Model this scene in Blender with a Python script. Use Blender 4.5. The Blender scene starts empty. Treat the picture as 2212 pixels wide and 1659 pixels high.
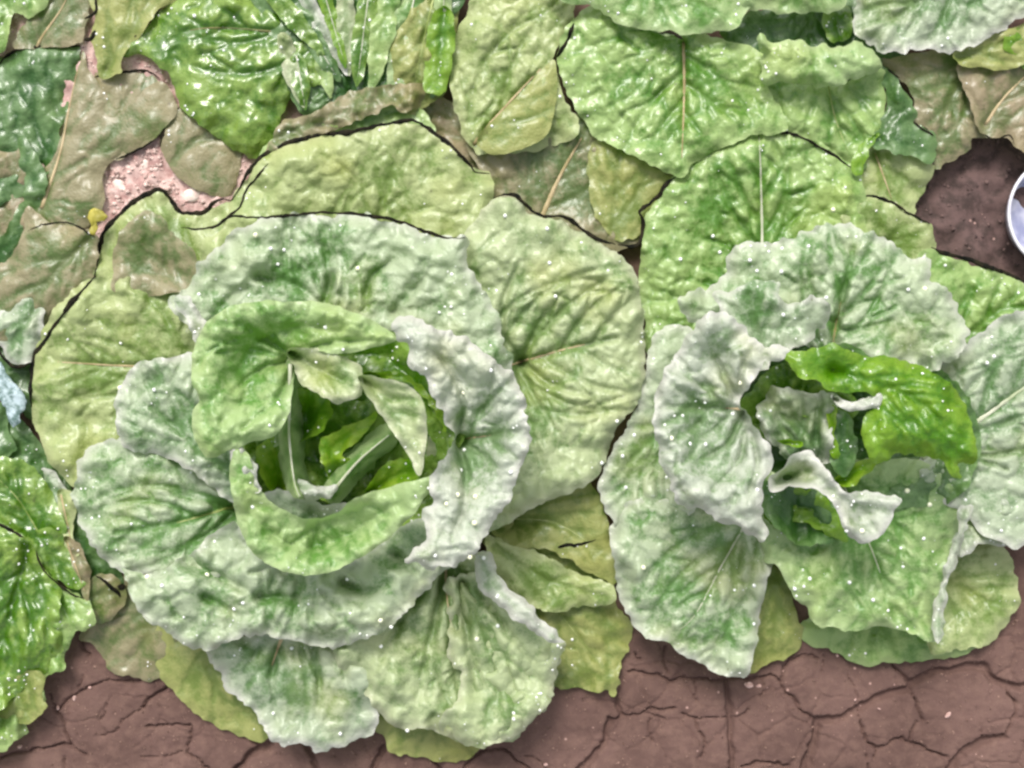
import bpy, math, random
import numpy as np
from mathutils import Vector, Matrix
from mathutils.geometry import delaunay_2d_cdt

random.seed(7)
np.random.seed(7)
sc = bpy.context.scene
COL = sc.collection
U = 0.00038            # metres per layout unit
H = 2600.0             # camera height in layout units
CX, CY = 1106.0, 829.5

# ------------------------------------------------------------------ camera, light
cam_d = bpy.data.cameras.new('camera')
cam = bpy.data.objects.new('camera', cam_d)
COL.objects.link(cam)
cam.location = (0, 0, H * U)
cam.rotation_euler = (0, 0, 0)
cam_d.sensor_width = 36
cam_d.lens = 36 * H / 2212.0
cam_d.clip_start = 0.02
cam_d.clip_end = 100
sc.camera = cam
SUN_EL, SUN_AZ = math.radians(50), math.radians(106)     # azimuth measured from +X: light from the top of the frame
world = bpy.data.worlds.new('World')
sc.world = world
world.use_nodes = True
wn = world.node_tree
wn.nodes.clear()
sky = wn.nodes.new('ShaderNodeTexSky')
sky.sky_type = 'NISHITA'
sky.sun_disc = False
sky.sun_elevation = SUN_EL
sky.sun_rotation = math.radians(90) - SUN_AZ
sky.dust_density = 4.0
sky.air_density = 1.4
hs = wn.nodes.new('ShaderNodeHueSaturation')
hs.inputs['Saturation'].default_value = 0.22
bg = wn.nodes.new('ShaderNodeBackground')
bg.inputs['Strength'].default_value = 0.13
wo = wn.nodes.new('ShaderNodeOutputWorld')
wn.links.new(sky.outputs[0], hs.inputs['Color'])
wn.links.new(hs.outputs[0], bg.inputs[0])
wn.links.new(bg.outputs[0], wo.inputs[0])
sun_d = bpy.data.lights.new('sun', 'SUN')
sun_d.energy = 2.1
sun_d.angle = math.radians(20)
sun_d.color = (1.0, 0.96, 0.9)
sun = bpy.data.objects.new('sun', sun_d)
COL.objects.link(sun)
dirv = Vector((math.cos(SUN_EL) * math.cos(SUN_AZ), math.cos(SUN_EL) * math.sin(SUN_AZ), math.sin(SUN_EL)))
sun.rotation_euler = dirv.to_track_quat('Z', 'Y').to_euler()
sun.location = dirv * 3
vs = sc.view_settings
vs.view_transform = 'Standard'
vs.look = 'None'
vs.gamma = 1.0
vs.use_curve_mapping = False
vs.exposure = 0.66
sc.cycles.filter_width = 2.6
sc.cycles.max_bounces = 8
sc.cycles.use_denoising = True

GAIN = 0.82            # albedo = display value * GAIN

# ------------------------------------------------------------------ helpers
def lin(c, g=None):
    g = GAIN if g is None else g
    out = []
    for v in c:
        v = v / 255.0
        v = v / 12.92 if v <= 0.04045 else ((v + 0.055) / 1.055) ** 2.4
        out.append(min(0.9, v * g))
    return (*out, 1.0)

def world_xyz(x, y, z):
    k = (H - z) / H
    return np.stack([(x - CX) * k * U, (CY - y) * k * U, z * U], -1)

def hash2(ix, iy, seed):
    n = (ix.astype(np.int64) * 374761393 + iy.astype(np.int64) * 668265263 + seed * 2147483647 % 982451653) & 0xffffffff
    n = ((n ^ (n >> 13)) * 1274126177) & 0xffffffff
    n = (n ^ (n >> 16)) & 0xffffffff
    return n.astype(np.float64) / 4294967295.0

def vnoise(x, y, s, seed=0):
    x = x / s; y = y / s
    ix = np.floor(x); iy = np.floor(y)
    fx = x - ix; fy = y - iy
    fx = fx * fx * fx * (fx * (fx * 6 - 15) + 10); fy = fy * fy * fy * (fy * (fy * 6 - 15) + 10)
    a = hash2(ix, iy, seed); b = hash2(ix + 1, iy, seed); c = hash2(ix, iy + 1, seed); d = hash2(ix + 1, iy + 1, seed)
    return (a * (1 - fx) + b * fx) * (1 - fy) + (c * (1 - fx) + d * fx) * fy * 1.0 - 0.5

def worley(x, y, s, seed=0):
    x = x / s; y = y / s
    ix = np.floor(x); iy = np.floor(y)
    f1 = np.full(x.shape, 9.0); f2 = np.full(x.shape, 9.0)
    for dx in (-1, 0, 1):
        for dy in (-1, 0, 1):
            jx = ix + dx; jy = iy + dy
            px = jx + hash2(jx, jy, seed + 11); py = jy + hash2(jx, jy, seed + 23)
            d = np.hypot(px - x, py - y)
            f2 = np.where(d < f1, f1, np.minimum(f2, d))
            f1 = np.minimum(f1, d)
    return f1, f2

def seg_dist(px, py, lines):
    """distance from points to a list of polylines (arrays n x 2)"""
    best = np.full(px.shape, 1e9)
    for L in lines:
        for i in range(len(L) - 1):
            ax, ay = L[i]; bx, by = L[i + 1]
            dx, dy = bx - ax, by - ay
            q = dx * dx + dy * dy + 1e-9
            t = np.clip(((px - ax) * dx + (py - ay) * dy) / q, 0, 1)
            d = np.hypot(px - ax - t * dx, py - ay - t * dy)
            best = np.minimum(best, d)
    return best

def seg_dist_big(px, py, P):
    """same for one long polyline, chunked and vectorised"""
    A = P[:-1]; B = P[1:]
    D = B - A
    q = (D ** 2).sum(1) + 1e-9
    best = np.full(px.shape, 1e9)
    for s in range(0, len(A), 40):
        a = A[s:s + 40]; d = D[s:s + 40]; qq = q[s:s + 40]
        t = ((px[:, None] - a[:, 0]) * d[:, 0] + (py[:, None] - a[:, 1]) * d[:, 1]) / qq
        t = np.clip(t, 0, 1)
        r = np.hypot(px[:, None] - a[:, 0] - t * d[:, 0], py[:, None] - a[:, 1] - t * d[:, 1]).min(1)
        best = np.minimum(best, r)
    return best

def inside(px, py, P):
    c = np.zeros(px.shape, bool)
    x1, y1 = P[:, 0], P[:, 1]
    x2, y2 = np.roll(x1, -1), np.roll(y1, -1)
    for a, b, e, f in zip(x1, y1, x2, y2):
        if b == f:
            continue
        m = ((b > py) != (f > py)) & (px < (e - a) * (py - b) / (f - b) + a)
        c ^= m
    return c

def spline(P, step, closed=False):
    P = [np.array(p, float) for p in P]
    n = len(P)
    out = []
    for i in range(n if closed else n - 1):
        if closed:
            p0, p1, p2, p3 = P[i - 1], P[i], P[(i + 1) % n], P[(i + 2) % n]
        else:
            p1, p2 = P[i], P[i + 1]
            p0 = P[i - 1] if i > 0 else 2 * p1 - p2
            p3 = P[i + 2] if i + 2 < n else 2 * p2 - p1
        m = max(1, int(round(np.linalg.norm(p2 - p1) / step)))
        for k in range(m):
            t = k / m
            out.append(0.5 * ((2 * p1) + (p2 - p0) * t + (2 * p0 - 5 * p1 + 4 * p2 - p3) * t * t + (3 * p1 - p0 - 3 * p2 + p3) * t ** 3))
    if not closed:
        out.append(P[-1])
    return np.array(out)

def smooth01(t):
    t = np.clip(t, 0, 1)
    return t * t * (3 - 2 * t)

def link(o, parent=None):
    COL.objects.link(o)
    if parent is not None:
        o.parent = parent
    return o

def new_mesh_obj(name, verts, faces, mat, parent=None, smooth=True):
    me = bpy.data.meshes.new(name)
    verts = np.asarray(verts, np.float32)
    if parent is not None:
        verts = verts - np.array(parent_world(parent), np.float32)
    if isinstance(faces, np.ndarray) and faces.ndim == 2:
        n = faces.shape[1]
        me.vertices.add(len(verts)); me.vertices.foreach_set('co', verts.ravel())
        me.loops.add(faces.size); me.loops.foreach_set('vertex_index', faces.astype(np.int32).ravel())
        me.polygons.add(len(faces)); me.polygons.foreach_set('loop_start', np.arange(0, faces.size, n, dtype=np.int32))
        me.polygons.foreach_set('loop_total', np.full(len(faces), n, np.int32))
        me.update(calc_edges=True)
        me.validate()
    else:
        me.from_pydata(verts.tolist(), [], [list(map(int, f)) for f in faces])
    me.materials.append(mat)
    if smooth:
        me.polygons.foreach_set('use_smooth', np.ones(len(me.polygons), bool))
    o = bpy.data.objects.new(name, me)
    return link(o, parent)

def parent_world(p):
    v = Vector((0, 0, 0))
    while p is not None:
        v += p.location
        p = p.parent
    return v

def tag(o, label=None, cat=None, group=None, kind=None):
    if label: o['label'] = label
    if cat: o['category'] = cat
    if group: o['group'] = group
    if kind: o['kind'] = kind
    return o

def tube(path, rad, name, mat, parent, seg=8, flat=0.7):
    """path (n,3) in world metres, rad (n,) metres"""
    path = np.asarray(path); n = len(path)
    tan = np.gradient(path, axis=0)
    tan /= np.linalg.norm(tan, axis=1)[:, None] + 1e-12
    up = np.array([0, 0, 1.0])
    side = np.cross(tan, up); side /= np.linalg.norm(side, axis=1)[:, None] + 1e-12
    nor = np.cross(side, tan)
    V = []
    for k in range(seg):
        a = 2 * math.pi * k / seg
        V.append(path + side * (math.cos(a) * rad)[:, None] + nor * (math.sin(a) * rad * flat)[:, None])
    V = np.stack(V, 1).reshape(-1, 3)
    F = []
    for i in range(n - 1):
        for k in range(seg):
            a = i * seg + k; b = i * seg + (k + 1) % seg
            F.append((a, b, b + seg, a + seg))
    F.append(tuple(range(seg))[::-1]); F.append(tuple((n - 1) * seg + k for k in range(seg)))
    return new_mesh_obj(name, V, F, mat, parent)

# ------------------------------------------------------------------ materials
class NT:
    def __init__(s, name):
        s.m = bpy.data.materials.new(name); s.m.use_nodes = True
        s.t = s.m.node_tree; s.t.nodes.clear()
    def n(s, typ, **kw):
        nd = s.t.nodes.new(typ)
        for k, v in kw.items():
            if k in nd.inputs.keys() if isinstance(k, str) else False:
                nd.inputs[k].default_value = v
            else:
                setattr(nd, k, v)
        return nd
    def l(s, a, b):
        s.t.links.new(a, b)
    def val(s, x):
        return x
    def math(s, op, a, b=None, clamp=False):
        nd = s.t.nodes.new('ShaderNodeMath'); nd.operation = op; nd.use_clamp = clamp
        for i, v in enumerate((a, b)):
            if v is None: continue
            if isinstance(v, (int, float)): nd.inputs[i].default_value = v
            else: s.l(v, nd.inputs[i])
        return nd.outputs[0]
    def mix(s, f, a, b):
        nd = s.t.nodes.new('ShaderNodeMix'); nd.data_type = 'RGBA'
        for i, v in ((0, f), (6, a), (7, b)):
            if isinstance(v, (int, float)): nd.inputs[i].default_value = v
            elif isinstance(v, tuple): nd.inputs[i].default_value = v
            else: s.l(v, nd.inputs[i])
        return nd.outputs[2]
    def attr(s, name):
        nd = s.t.nodes.new('ShaderNodeAttribute'); nd.attribute_name = name
        return nd.outputs['Fac']
    def noise(s, vec, scale, detail=2.0, rough=0.5, w=None):
        nd = s.t.nodes.new('ShaderNodeTexNoise')
        if w is not None:
            nd.noise_dimensions = '4D'; s.l(w, nd.inputs['W'])
        nd.inputs['Scale'].default_value = scale
        nd.inputs['Detail'].default_value = detail
        nd.inputs['Roughness'].default_value = rough
        s.l(vec, nd.inputs['Vector'])
        return nd.outputs['Fac']
    def ramp(s, f, lo, hi):
        nd = s.t.nodes.new('ShaderNodeMapRange'); nd.interpolation_type = 'SMOOTHSTEP'
        nd.inputs[1].default_value = lo; nd.inputs[2].default_value = hi
        s.l(f, nd.inputs[0])
        return nd.outputs[0]

STYLES = {
    # lamina, dew bloom with sheen painted in, vein, margin, bloom and sheen amount, roughness, translucency, margin strength, wet coat
    'frost':  dict(c1=(118, 148, 100), c2=(198, 205, 188), v=(130, 138, 104), e=(214, 212, 206), dew=0.56, ro=0.42, tr=0.25, es=1.0, wet=0.2),
    'dewy':   dict(c1=(98, 142, 72), c2=(188, 203, 168), v=(92, 132, 64), e=(208, 210, 196), dew=0.54, ro=0.4, tr=0.28, es=0.95, wet=0.25),
    'mint':   dict(c1=(102, 152, 66), c2=(174, 200, 136), v=(98, 140, 60), e=(190, 208, 156), dew=0.52, ro=0.38, tr=0.3, es=0.7, wet=0.25),
    'pale':   dict(c1=(118, 150, 84), c2=(190, 204, 156), v=(126, 140, 88), e=(206, 208, 178), dew=0.54, ro=0.4, tr=0.28, es=0.8, wet=0.25),
    'lime':   dict(c1=(92, 144, 46), c2=(168, 198, 120), v=(122, 150, 74), e=(184, 202, 140), dew=0.48, ro=0.34, tr=0.3, es=0.5, wet=0.4),
    'yellow': dict(c1=(120, 150, 68), c2=(182, 196, 134), v=(138, 144, 88), e=(198, 202, 152), dew=0.52, ro=0.4, tr=0.28, es=0.5, wet=0.25),
    'olive':  dict(c1=(112, 134, 56), c2=(162, 168, 98), v=(134, 136, 88), e=(158, 160, 98), dew=0.46, ro=0.42, tr=0.22, es=0.3, wet=0.2),
    'tan':    dict(c1=(88, 112, 54), c2=(150, 143, 108), v=(152, 142, 110), e=(160, 144, 116), dew=0.42, ro=0.38, tr=0.2, es=0.3, wet=0.25),
    'brown':  dict(c1=(100, 110, 62), c2=(152, 138, 108), v=(156, 142, 112), e=(162, 148, 112), dew=0.42, ro=0.4, tr=0.15, es=0.3, wet=0.2),
    'grey':   dict(c1=(96, 134, 78), c2=(182, 196, 166), v=(114, 134, 90), e=(206, 205, 197), dew=0.5, ro=0.38, tr=0.25, es=0.95, wet=0.25),
    'shiny':  dict(c1=(74, 124, 8), c2=(150, 182, 84), v=(60, 104, 12), e=(130, 164, 74), dew=0.36, ro=0.25, tr=0.33, es=0.3, wet=0.8),
    'deep':   dict(c1=(50, 96, 32), c2=(104, 138, 82), v=(60, 102, 40), e=(120, 148, 92), dew=0.36, ro=0.32, tr=0.26, es=0.3, wet=0.4),
    'vivid':  dict(c1=(80, 136, 6), c2=(132, 174, 44), v=(66, 118, 6), e=(146, 180, 64), dew=0.38, ro=0.3, tr=0.38, es=0.4, wet=0.4),
    'bright': dict(c1=(112, 172, 14), c2=(168, 202, 66), v=(150, 180, 40), e=(176, 200, 60), dew=0.45, ro=0.3, tr=0.45, es=0.3, wet=0.4),
}
MATS = {}
def leaf_mat(style):
    if style in MATS: return MATS[style]
    S = STYLES[style]
    t = NT('leaf_' + style)
    tc = t.n('ShaderNodeTexCoord').outputs['Object']
    oi = t.n('ShaderNodeObjectInfo').outputs['Random']
    w = t.math('MULTIPLY', oi, 37.0)
    n1 = t.noise(tc, 38, 3, 0.55, w)
    n2 = t.noise(tc, 130, 3, 0.6, w)
    n3 = t.noise(tc, 520, 2, 0.6, w)
    f = t.math('ADD', t.math('MULTIPLY', t.math('SUBTRACT', n1, 0.5), 1.9), S['dew'])
    f = t.math('ADD', f, t.math('MULTIPLY', t.math('SUBTRACT', n2, 0.5), 1.5))  # small pale patches paint in wet highlights along with the dew
    f = t.math('ADD', f, t.math('MULTIPLY', t.math('SUBTRACT', n3, 0.5), 0.6))
    f = t.math('ADD', f, t.math('MULTIPLY', t.math('SUBTRACT', t.attr('blister'), 0.4), 0.8))  # crests paler: dew plus highlights painted into the colour
    f = t.math('SUBTRACT', f, t.math('MULTIPLY', t.attr('vein'), 0.3))
    f = t.math('ADD', f, t.math('MULTIPLY', t.math('SUBTRACT', t.attr('radial'), 0.62), 0.9), clamp=True)  # leaf bases greener: shade under overlapping leaves painted in
    f = t.ramp(f, 0.0, 0.95)
    c1, c2 = lin(S['c1']), lin(S['c2'])
    col = t.mix(f, c1, c2)
    # slow hue drift towards yellow
    yel = lin(tuple(min(255, int(a * b)) for a, b in zip(S['c2'], (1.06, 0.98, 0.66))))
    n4 = t.noise(tc, 17, 2, 0.5, w)
    col = t.mix(t.math('MULTIPLY', t.ramp(n4, 0.5, 0.8), 0.4), col, yel)
    col = t.mix(t.math('MULTIPLY', t.attr('vein'), 0.3), col, lin(S['v']))
    ef = t.math('MULTIPLY', t.attr('edge'), t.math('MULTIPLY', t.ramp(n1, 0.25, 0.55), S['es']))
    col = t.mix(ef, col, lin(S['e']))
    # small brown flecks
    vo = t.n('ShaderNodeTexVoronoi'); vo.inputs['Scale'].default_value = 60; t.l(tc, vo.inputs['Vector'])
    fl = t.math('MULTIPLY', t.math('LESS_THAN', vo.outputs['Distance'], 0.07), t.math('GREATER_THAN', n1, 0.6))
    col = t.mix(t.math('MULTIPLY', fl, 0.5), col, lin((96, 84, 58)))
    # dew film: fine bead relief
    vb = t.n('ShaderNodeTexVoronoi'); vb.inputs['Scale'].default_value = 420; t.l(tc, vb.inputs['Vector'])
    bead = t.math('SUBTRACT', 0.5, vb.outputs['Distance'])
    hgt = t.math('ADD', t.math('MULTIPLY', n2, 1.6), t.math('MULTIPLY', n3, 0.7))
    hgt = t.math('ADD', hgt, t.math('MULTIPLY', bead, 0.35))
    bp = t.n('ShaderNodeBump'); bp.inputs['Strength'].default_value = 0.4; bp.inputs['Distance'].default_value = 0.0014
    t.l(hgt, bp.inputs['Height'])
    pr = t.n('ShaderNodeBsdfPrincipled')
    t.l(col, pr.inputs['Base Color'])
    ro = t.math('ADD', t.math('MULTIPLY', t.ramp(n2, 0.35, 0.65), 0.25), S['ro'])
    t.l(ro, pr.inputs['Roughness'])
    pr.inputs['Specular IOR Level'].default_value = 0.5
    pr.inputs['Coat Weight'].default_value = min(1.0, S['wet'] * 1.1); pr.inputs['Coat Roughness'].default_value = 0.17
    t.l(bp.outputs[0], pr.inputs['Normal'])
    tr = t.n('ShaderNodeBsdfTranslucent')
    tcol = t.mix(0.55, col, lin((120, 178, 20), 1.0))
    t.l(tcol, tr.inputs['Color']); t.l(bp.outputs[0], tr.inputs['Normal'])
    mx = t.n('ShaderNodeMixShader'); mx.inputs[0].default_value = S['tr']
    t.l(pr.outputs[0], mx.inputs[1]); t.l(tr.outputs[0], mx.inputs[2])
    ou = t.n('ShaderNodeOutputMaterial'); t.l(mx.outputs[0], ou.inputs[0])
    MATS[style] = t.m
    return t.m

def plain_mat(name, c1, c2, scale=80, rough=0.6, bump=0.0006, spec=0.4):
    t = NT(name)
    tc = t.n('ShaderNodeTexCoord').outputs['Object']
    n = t.noise(tc, scale, 4, 0.6)
    col = t.mix(t.ramp(n, 0.35, 0.65), lin(c1), lin(c2))
    bp = t.n('ShaderNodeBump'); bp.inputs['Strength'].default_value = 0.6; bp.inputs['Distance'].default_value = bump
    t.l(n, bp.inputs['Height'])
    pr = t.n('ShaderNodeBsdfPrincipled'); t.l(col, pr.inputs['Base Color']); t.l(bp.outputs[0], pr.inputs['Normal'])
    pr.inputs['Roughness'].default_value = rough; pr.inputs['Specular IOR Level'].default_value = spec
    ou = t.n('ShaderNodeOutputMaterial'); t.l(pr.outputs[0], ou.inputs[0])
    return t.m

M_RIB_TAN = plain_mat('midrib_tan', (158, 142, 98), (196, 176, 138), 60)
M_RIB_GRN = plain_mat('midrib_green', (120, 140, 60), (176, 184, 120), 60)
M_RIB_PALE = plain_mat('midrib_pale', (168, 178, 142), (206, 206, 186), 60)
M_RIB_DARK = plain_mat('midrib_dark', (84, 96, 44), (126, 120, 70), 60)
M_GAP_SHADE = plain_mat('gap_shade_dark', (16, 18, 14), (44, 40, 28), 150, 0.85, spec=0.1)  # near-black colour stands in for shade beyond leaf edges
M_DROP = plain_mat('dew_glint_bead', (246, 250, 246), (255, 255, 250), 20, 0.06, 0, 0.9)  # white base colour stands in for glints on the drops
M_DROPY = plain_mat('dew_glint_bead_warm', (252, 252, 214), (255, 255, 226), 20, 0.06, 0, 0.9)  # same painted glint, tinted warm
for m_ in (M_DROP, M_DROPY):
    pr_ = m_.node_tree.nodes['Principled BSDF']
    pr_.inputs['Coat Weight'].default_value = 1.0
    pr_.inputs['Coat Roughness'].default_value = 0.03
RIBS = {'tan': M_RIB_TAN, 'green': M_RIB_GRN, 'pale': M_RIB_PALE, 'dark': M_RIB_DARK}

# ------------------------------------------------------------------ ground
def cr(ox, oy=1069.2):
    return lambda pts: [(ox + x / 2.8127, oy + y / 2.8127) for x, y in pts]
a5, a4, a3 = cr(1474.7), cr(737.3), cr(0.0)
CRACKS = []   # (points, half width, depth)
def ck(pts, w): CRACKS.append((np.array(pts), w))
for p, w in (
    ([(0,1115),(130,1110),(180,1130),(300,1115),(480,1105),(560,1090),(600,1130),(620,1210),(670,1240),(710,1300),(760,1335),(830,1370)], 3.6),
    ([(830,1370),(820,1430),(800,1530),(770,1600),(740,1700)], 6.5),
    ([(830,1370),(920,1370),(1040,1330),(1120,1280),(1230,1230),(1330,1200),(1385,1185)], 6.0),
    ([(1385,1185),(1400,1150),(1480,1110),(1540,1075),(1640,1070),(1720,1045),(1820,1050),(1860,1100),(1920,1135),(2000,1155),(2074,1165),(2300,1150)], 5.5),
    ([(1265,1015),(1310,1080),(1385,1145)], 4.0),
    ([(1385,1185),(1420,1270),(1450,1330),(1465,1380)], 3.5),
    ([(1075,1350),(1110,1420),(1130,1490),(1190,1545),(1185,1600)], 3.8),
    ([(1190,1535),(1250,1540),(1310,1495),(1390,1500),(1450,1525),(1530,1575),(1620,1605)], 3.6),
    ([(1425,1385),(1400,1450),(1390,1500)], 3.0),
    ([(1620,1700),(1700,1590),(1820,1510),(1900,1490),(1970,1475)], 6.0),
    ([(1970,1475),(2000,1380),(2030,1290),(1980,1200),(1990,1160)], 3.4),
    ([(260,1120),(280,1300),(285,1420),(300,1560),(305,1720)], 5.0),
    ([(0,1325),(60,1350),(140,1355),(270,1365)], 2.8),
    ([(80,1360),(90,1420),(130,1480),(120,1600)], 2.8),
    ([(660,1000),(740,970),(830,990)], 2.8),
    ([(600,1110),(610,1040),(650,990),(660,930)], 3.2),
    ([(270,1365),(340,1350),(400,1290)], 2.2),
    ([(370,1659),(500,1630),(640,1659)], 4.0),
    ([(1000,1000),(1030,1150),(1080,1240)], 1.4),
    ([(860,980),(860,1080)], 1.6), ([(70,1130),(80,1250)], 1.8),
    ([(480,1110),(500,1180),(480,1230)], 1.8), ([(1820,1430),(1830,1480)], 2.0), ([(1135,1600),(1140,1700)], 2.2)):
    ck(a5(p), w)
for p, w in (
    ([(190,1700),(220,1600),(260,1540)], 5.0), ([(560,1620),(620,1700)], 4.0),
    ([(740,1690),(790,1610),(880,1560),(960,1550),(1020,1570),(1070,1610),(1160,1690)], 3.6),
    ([(1440,1700),(1540,1560),(1600,1500),(1615,1400),(1640,1370)], 5.5),
    ([(1640,1370),(1700,1350),(1830,1320),(1900,1310),(2020,1290)], 3.2),
    ([(1670,1230),(1690,1290),(1710,1350)], 4.0),
    ([(1740,1080),(1830,1085),(1910,1090),(1960,1120),(2010,1150),(2074,1100)], 3.6),
    ([(1780,950),(1830,1000)], 2.0), ([(1960,930),(1960,1010),(1990,1080)], 2.4),
    ([(1880,1360),(1860,1400),(1890,1500)], 2.0), ([(1840,1320),(1960,1355)], 2.0),
    ([(1240,1659),(1180,1600),(1120,1590)], 1.6)):
    ck(a4(p), w)
for p, w in (
    ([(0,1600),(120,1570),(200,1550),(300,1540),(410,1520)], 4.0),
    ([(320,1310),(380,1380),(400,1470),(430,1530)], 3.6),
    ([(430,1530),(480,1560),(520,1590)], 3.0),
    ([(400,1240),(470,1200),(550,1160),(640,1130),(850,1130)], 3.0),
    ([(400,1240),(360,1300),(330,1310)], 3.0), ([(290,1210),(330,1300)], 2.4),
    ([(1020,1160),(980,1200),(910,1240),(870,1290)], 4.4),
    ([(890,1410),(980,1405),(1165,1410)], 3.0),
    ([(1165,1400),(1160,1480),(1130,1570),(1200,1610),(1290,1690)], 3.2),
    ([(610,1470),(700,1440),(780,1340),(870,1280)], 1.8),
    ([(600,1390),(640,1330),(650,1270)], 1.6),
    ([(1550,1480),(1640,1520),(1550,1560),(1400,1700)], 6.0),
    ([(1860,1500),(1900,1600),(1930,1700)], 5.0),
    ([(380,1700),(390,1600)], 3.0), ([(480,880),(500,930),(540,980)], 4.0),
    ([(850,1600),(990,1590),(1100,1560)], 1.3), ([(500,1100),(460,1180)], 1.6)):
    ck(a3(p), w)

def build_ground():
    xs = np.linspace(-320, 2540, 840)
    ys = np.concatenate([np.linspace(-280, 1330, 190)[:-1], np.linspace(1330, 1760, 150), np.linspace(1772, 2040, 24)])
    X, Y = np.meshgrid(xs, ys)
    x = X.ravel(); y = Y.ravel()
    wx = x + 7 * vnoise(x, y, 26, 3) + 5 * vnoise(x, y, 9, 5)
    wy = y + 7 * vnoise(x, y, 26, 4) + 5 * vnoise(x, y, 9, 6)
    z = 16 * vnoise(x, y, 240, 1) + 7 * vnoise(x, y, 90, 2) + 3.0 * vnoise(x, y, 22, 8) + 1.6 * vnoise(x, y, 9, 9)
    crack = np.zeros(x.shape)
    m = (y > 1330) & (y < 1760) & (x > -60) & (x < 2320)
    idx = np.where(m)[0]
    cz = np.zeros(len(idx)); lift = np.zeros(len(idx)) + 1e9
    for P, w in CRACKS:
        P = spline(P, 14)
        lo = P.min(0) - 60; hi = P.max(0) + 60
        s = (wx[idx] > lo[0]) & (wx[idx] < hi[0]) & (wy[idx] > lo[1]) & (wy[idx] < hi[1])
        if not s.any(): continue
        d = seg_dist_big(wx[idx][s], wy[idx][s], P)
        ww = (0.9 if w < 4.5 else 1.6) * w * (0.85 + 0.5 * vnoise(x[idx][s], y[idx][s], 30, 12))
        cz[s] = np.maximum(cz[s], np.exp(-(d / ww) ** 4) * (0.35 + w / 6.0))
        lift[s] = np.minimum(lift[s], d)
    crack[idx] = cz
    z[idx] += 2.2 * (1 - np.exp(-(np.minimum(lift, 80) / 22.0) ** 2)) - 2.2
    # cells beyond the traced part
    f1, f2 = worley(wx, wy, 210, 40)
    c2 = np.exp(-(((f2 - f1) * 105) / 4.5) ** 4)
    out = ((y > 1720) | (x > 2300) | (x < -40) | ((x > 1960) & (y < 700) & (y > 200)))
    c2 = np.where(out, c2 * (0.7 if True else 1), 0) * ((x > -700) & (x < 3000) & (y < 2500) & (y > -600))
    c2 = np.where((x > 1960) & (y < 700), 0, c2)
    crack = np.maximum(crack, c2)
    g1, g2 = worley(wx, wy, 88, 55)
    c3 = np.exp(-(((g2 - g1) * 44) / 1.7) ** 4) * (y > 1330) * 0.3 * np.clip(0.5 + 2 * vnoise(x, y, 110, 56), 0, 1)
    crack = np.maximum(crack, c3)
    z += 1.5 * vnoise(x, y, 6, 61) * np.clip(vnoise(x, y, 50, 62) * 3, 0, 1)
    z -= 13 * crack
    # crumbly dry patch at the upper left
    dry = np.exp(-(((x - 300) / 330) ** 4 + ((y - 330) / 330) ** 4))
    w1, w2 = worley(x, y, 30, 77)
    w3, _ = worley(x, y, 15, 78)
    z += dry * (13 * np.clip(1 - w1, 0, 1) ** 1.5 + 6 * np.clip(1 - w3, 0, 1))
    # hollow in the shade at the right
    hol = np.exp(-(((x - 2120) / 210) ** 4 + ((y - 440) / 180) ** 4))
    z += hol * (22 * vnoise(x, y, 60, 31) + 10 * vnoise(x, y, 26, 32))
    far = np.clip(np.minimum(np.minimum(x + 320, 2540 - x), np.minimum(y + 280, 2040 - y)) / 110, 0, 1)
    z = z * far - 4 * (1 - far)
    V = world_xyz(x, y, z * 0) ; V[:, 2] = z * U
    ny, nx = X.shape
    i = np.arange(ny - 1)[:, None] * nx + np.arange(nx - 1)[None]
    F = np.stack([i, i + nx, i + nx + 1, i + 1], -1).reshape(-1, 4)
    t = NT('cracked_soil')
    tc = t.n('ShaderNodeTexCoord').outputs['Object']
    n1 = t.noise(tc, 14, 4, 0.6); n2 = t.noise(tc, 90, 5, 0.65); n3 = t.noise(tc, 700, 3, 0.7)
    col = t.mix(t.ramp(n1, 0.3, 0.7), lin((92, 70, 64)), lin((118, 92, 85)))
    col = t.mix(t.math('MULTIPLY', t.ramp(n2, 0.4, 0.7), 0.35), col, lin((140, 112, 100)))
    col = t.mix(t.math('MULTIPLY', t.ramp(n3, 0.3, 0.7), 0.3), col, lin((96, 72, 66)))
    dcol = t.mix(t.ramp(n2, 0.35, 0.62), lin((176, 138, 132)), lin((222, 192, 184)))
    col = t.mix(t.attr('dry'), col, dcol)
    col = t.mix(t.math('MULTIPLY', t.attr('hollow_shade'), 0.85), col, t.mix(t.ramp(n2, 0.35, 0.6), lin((66, 56, 54)), lin((104, 84, 82))))  # shade of the right-hand hollow painted as darker soil
    vo = t.n('ShaderNodeTexVoronoi'); vo.inputs['Scale'].default_value = 55; t.l(tc, vo.inputs['Vector'])
    gr = t.math('MULTIPLY', t.math('LESS_THAN', vo.outputs['Distance'], 0.06), t.math('GREATER_THAN', n1, 0.47))
    col = t.mix(t.math('MULTIPLY', gr, 0.7), col, lin((196, 160, 150)))
    bp = t.n('ShaderNodeBump'); bp.inputs['Strength'].default_value = 0.6; bp.inputs['Distance'].default_value = 0.0012
    t.l(t.math('ADD', n2, t.math('MULTIPLY', n3, 0.5)), bp.inputs['Height'])
    pr = t.n('ShaderNodeBsdfPrincipled'); t.l(col, pr.inputs['Base Color']); t.l(bp.outputs[0], pr.inputs['Normal'])
    pr.inputs['Roughness'].default_value = 0.85; pr.inputs['Specular IOR Level'].default_value = 0.2
    ou = t.n('ShaderNodeOutputMaterial'); t.l(pr.outputs[0], ou.inputs[0])
    o = new_mesh_obj('ground', V, F, t.m)
    for nm, arr in (('dry', smooth01(dry * 1.2)), ('hollow_shade', smooth01(hol))):
        at = o.data.attributes.new(nm, 'FLOAT', 'POINT'); at.data.foreach_set('value', arr.astype(np.float32))
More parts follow.
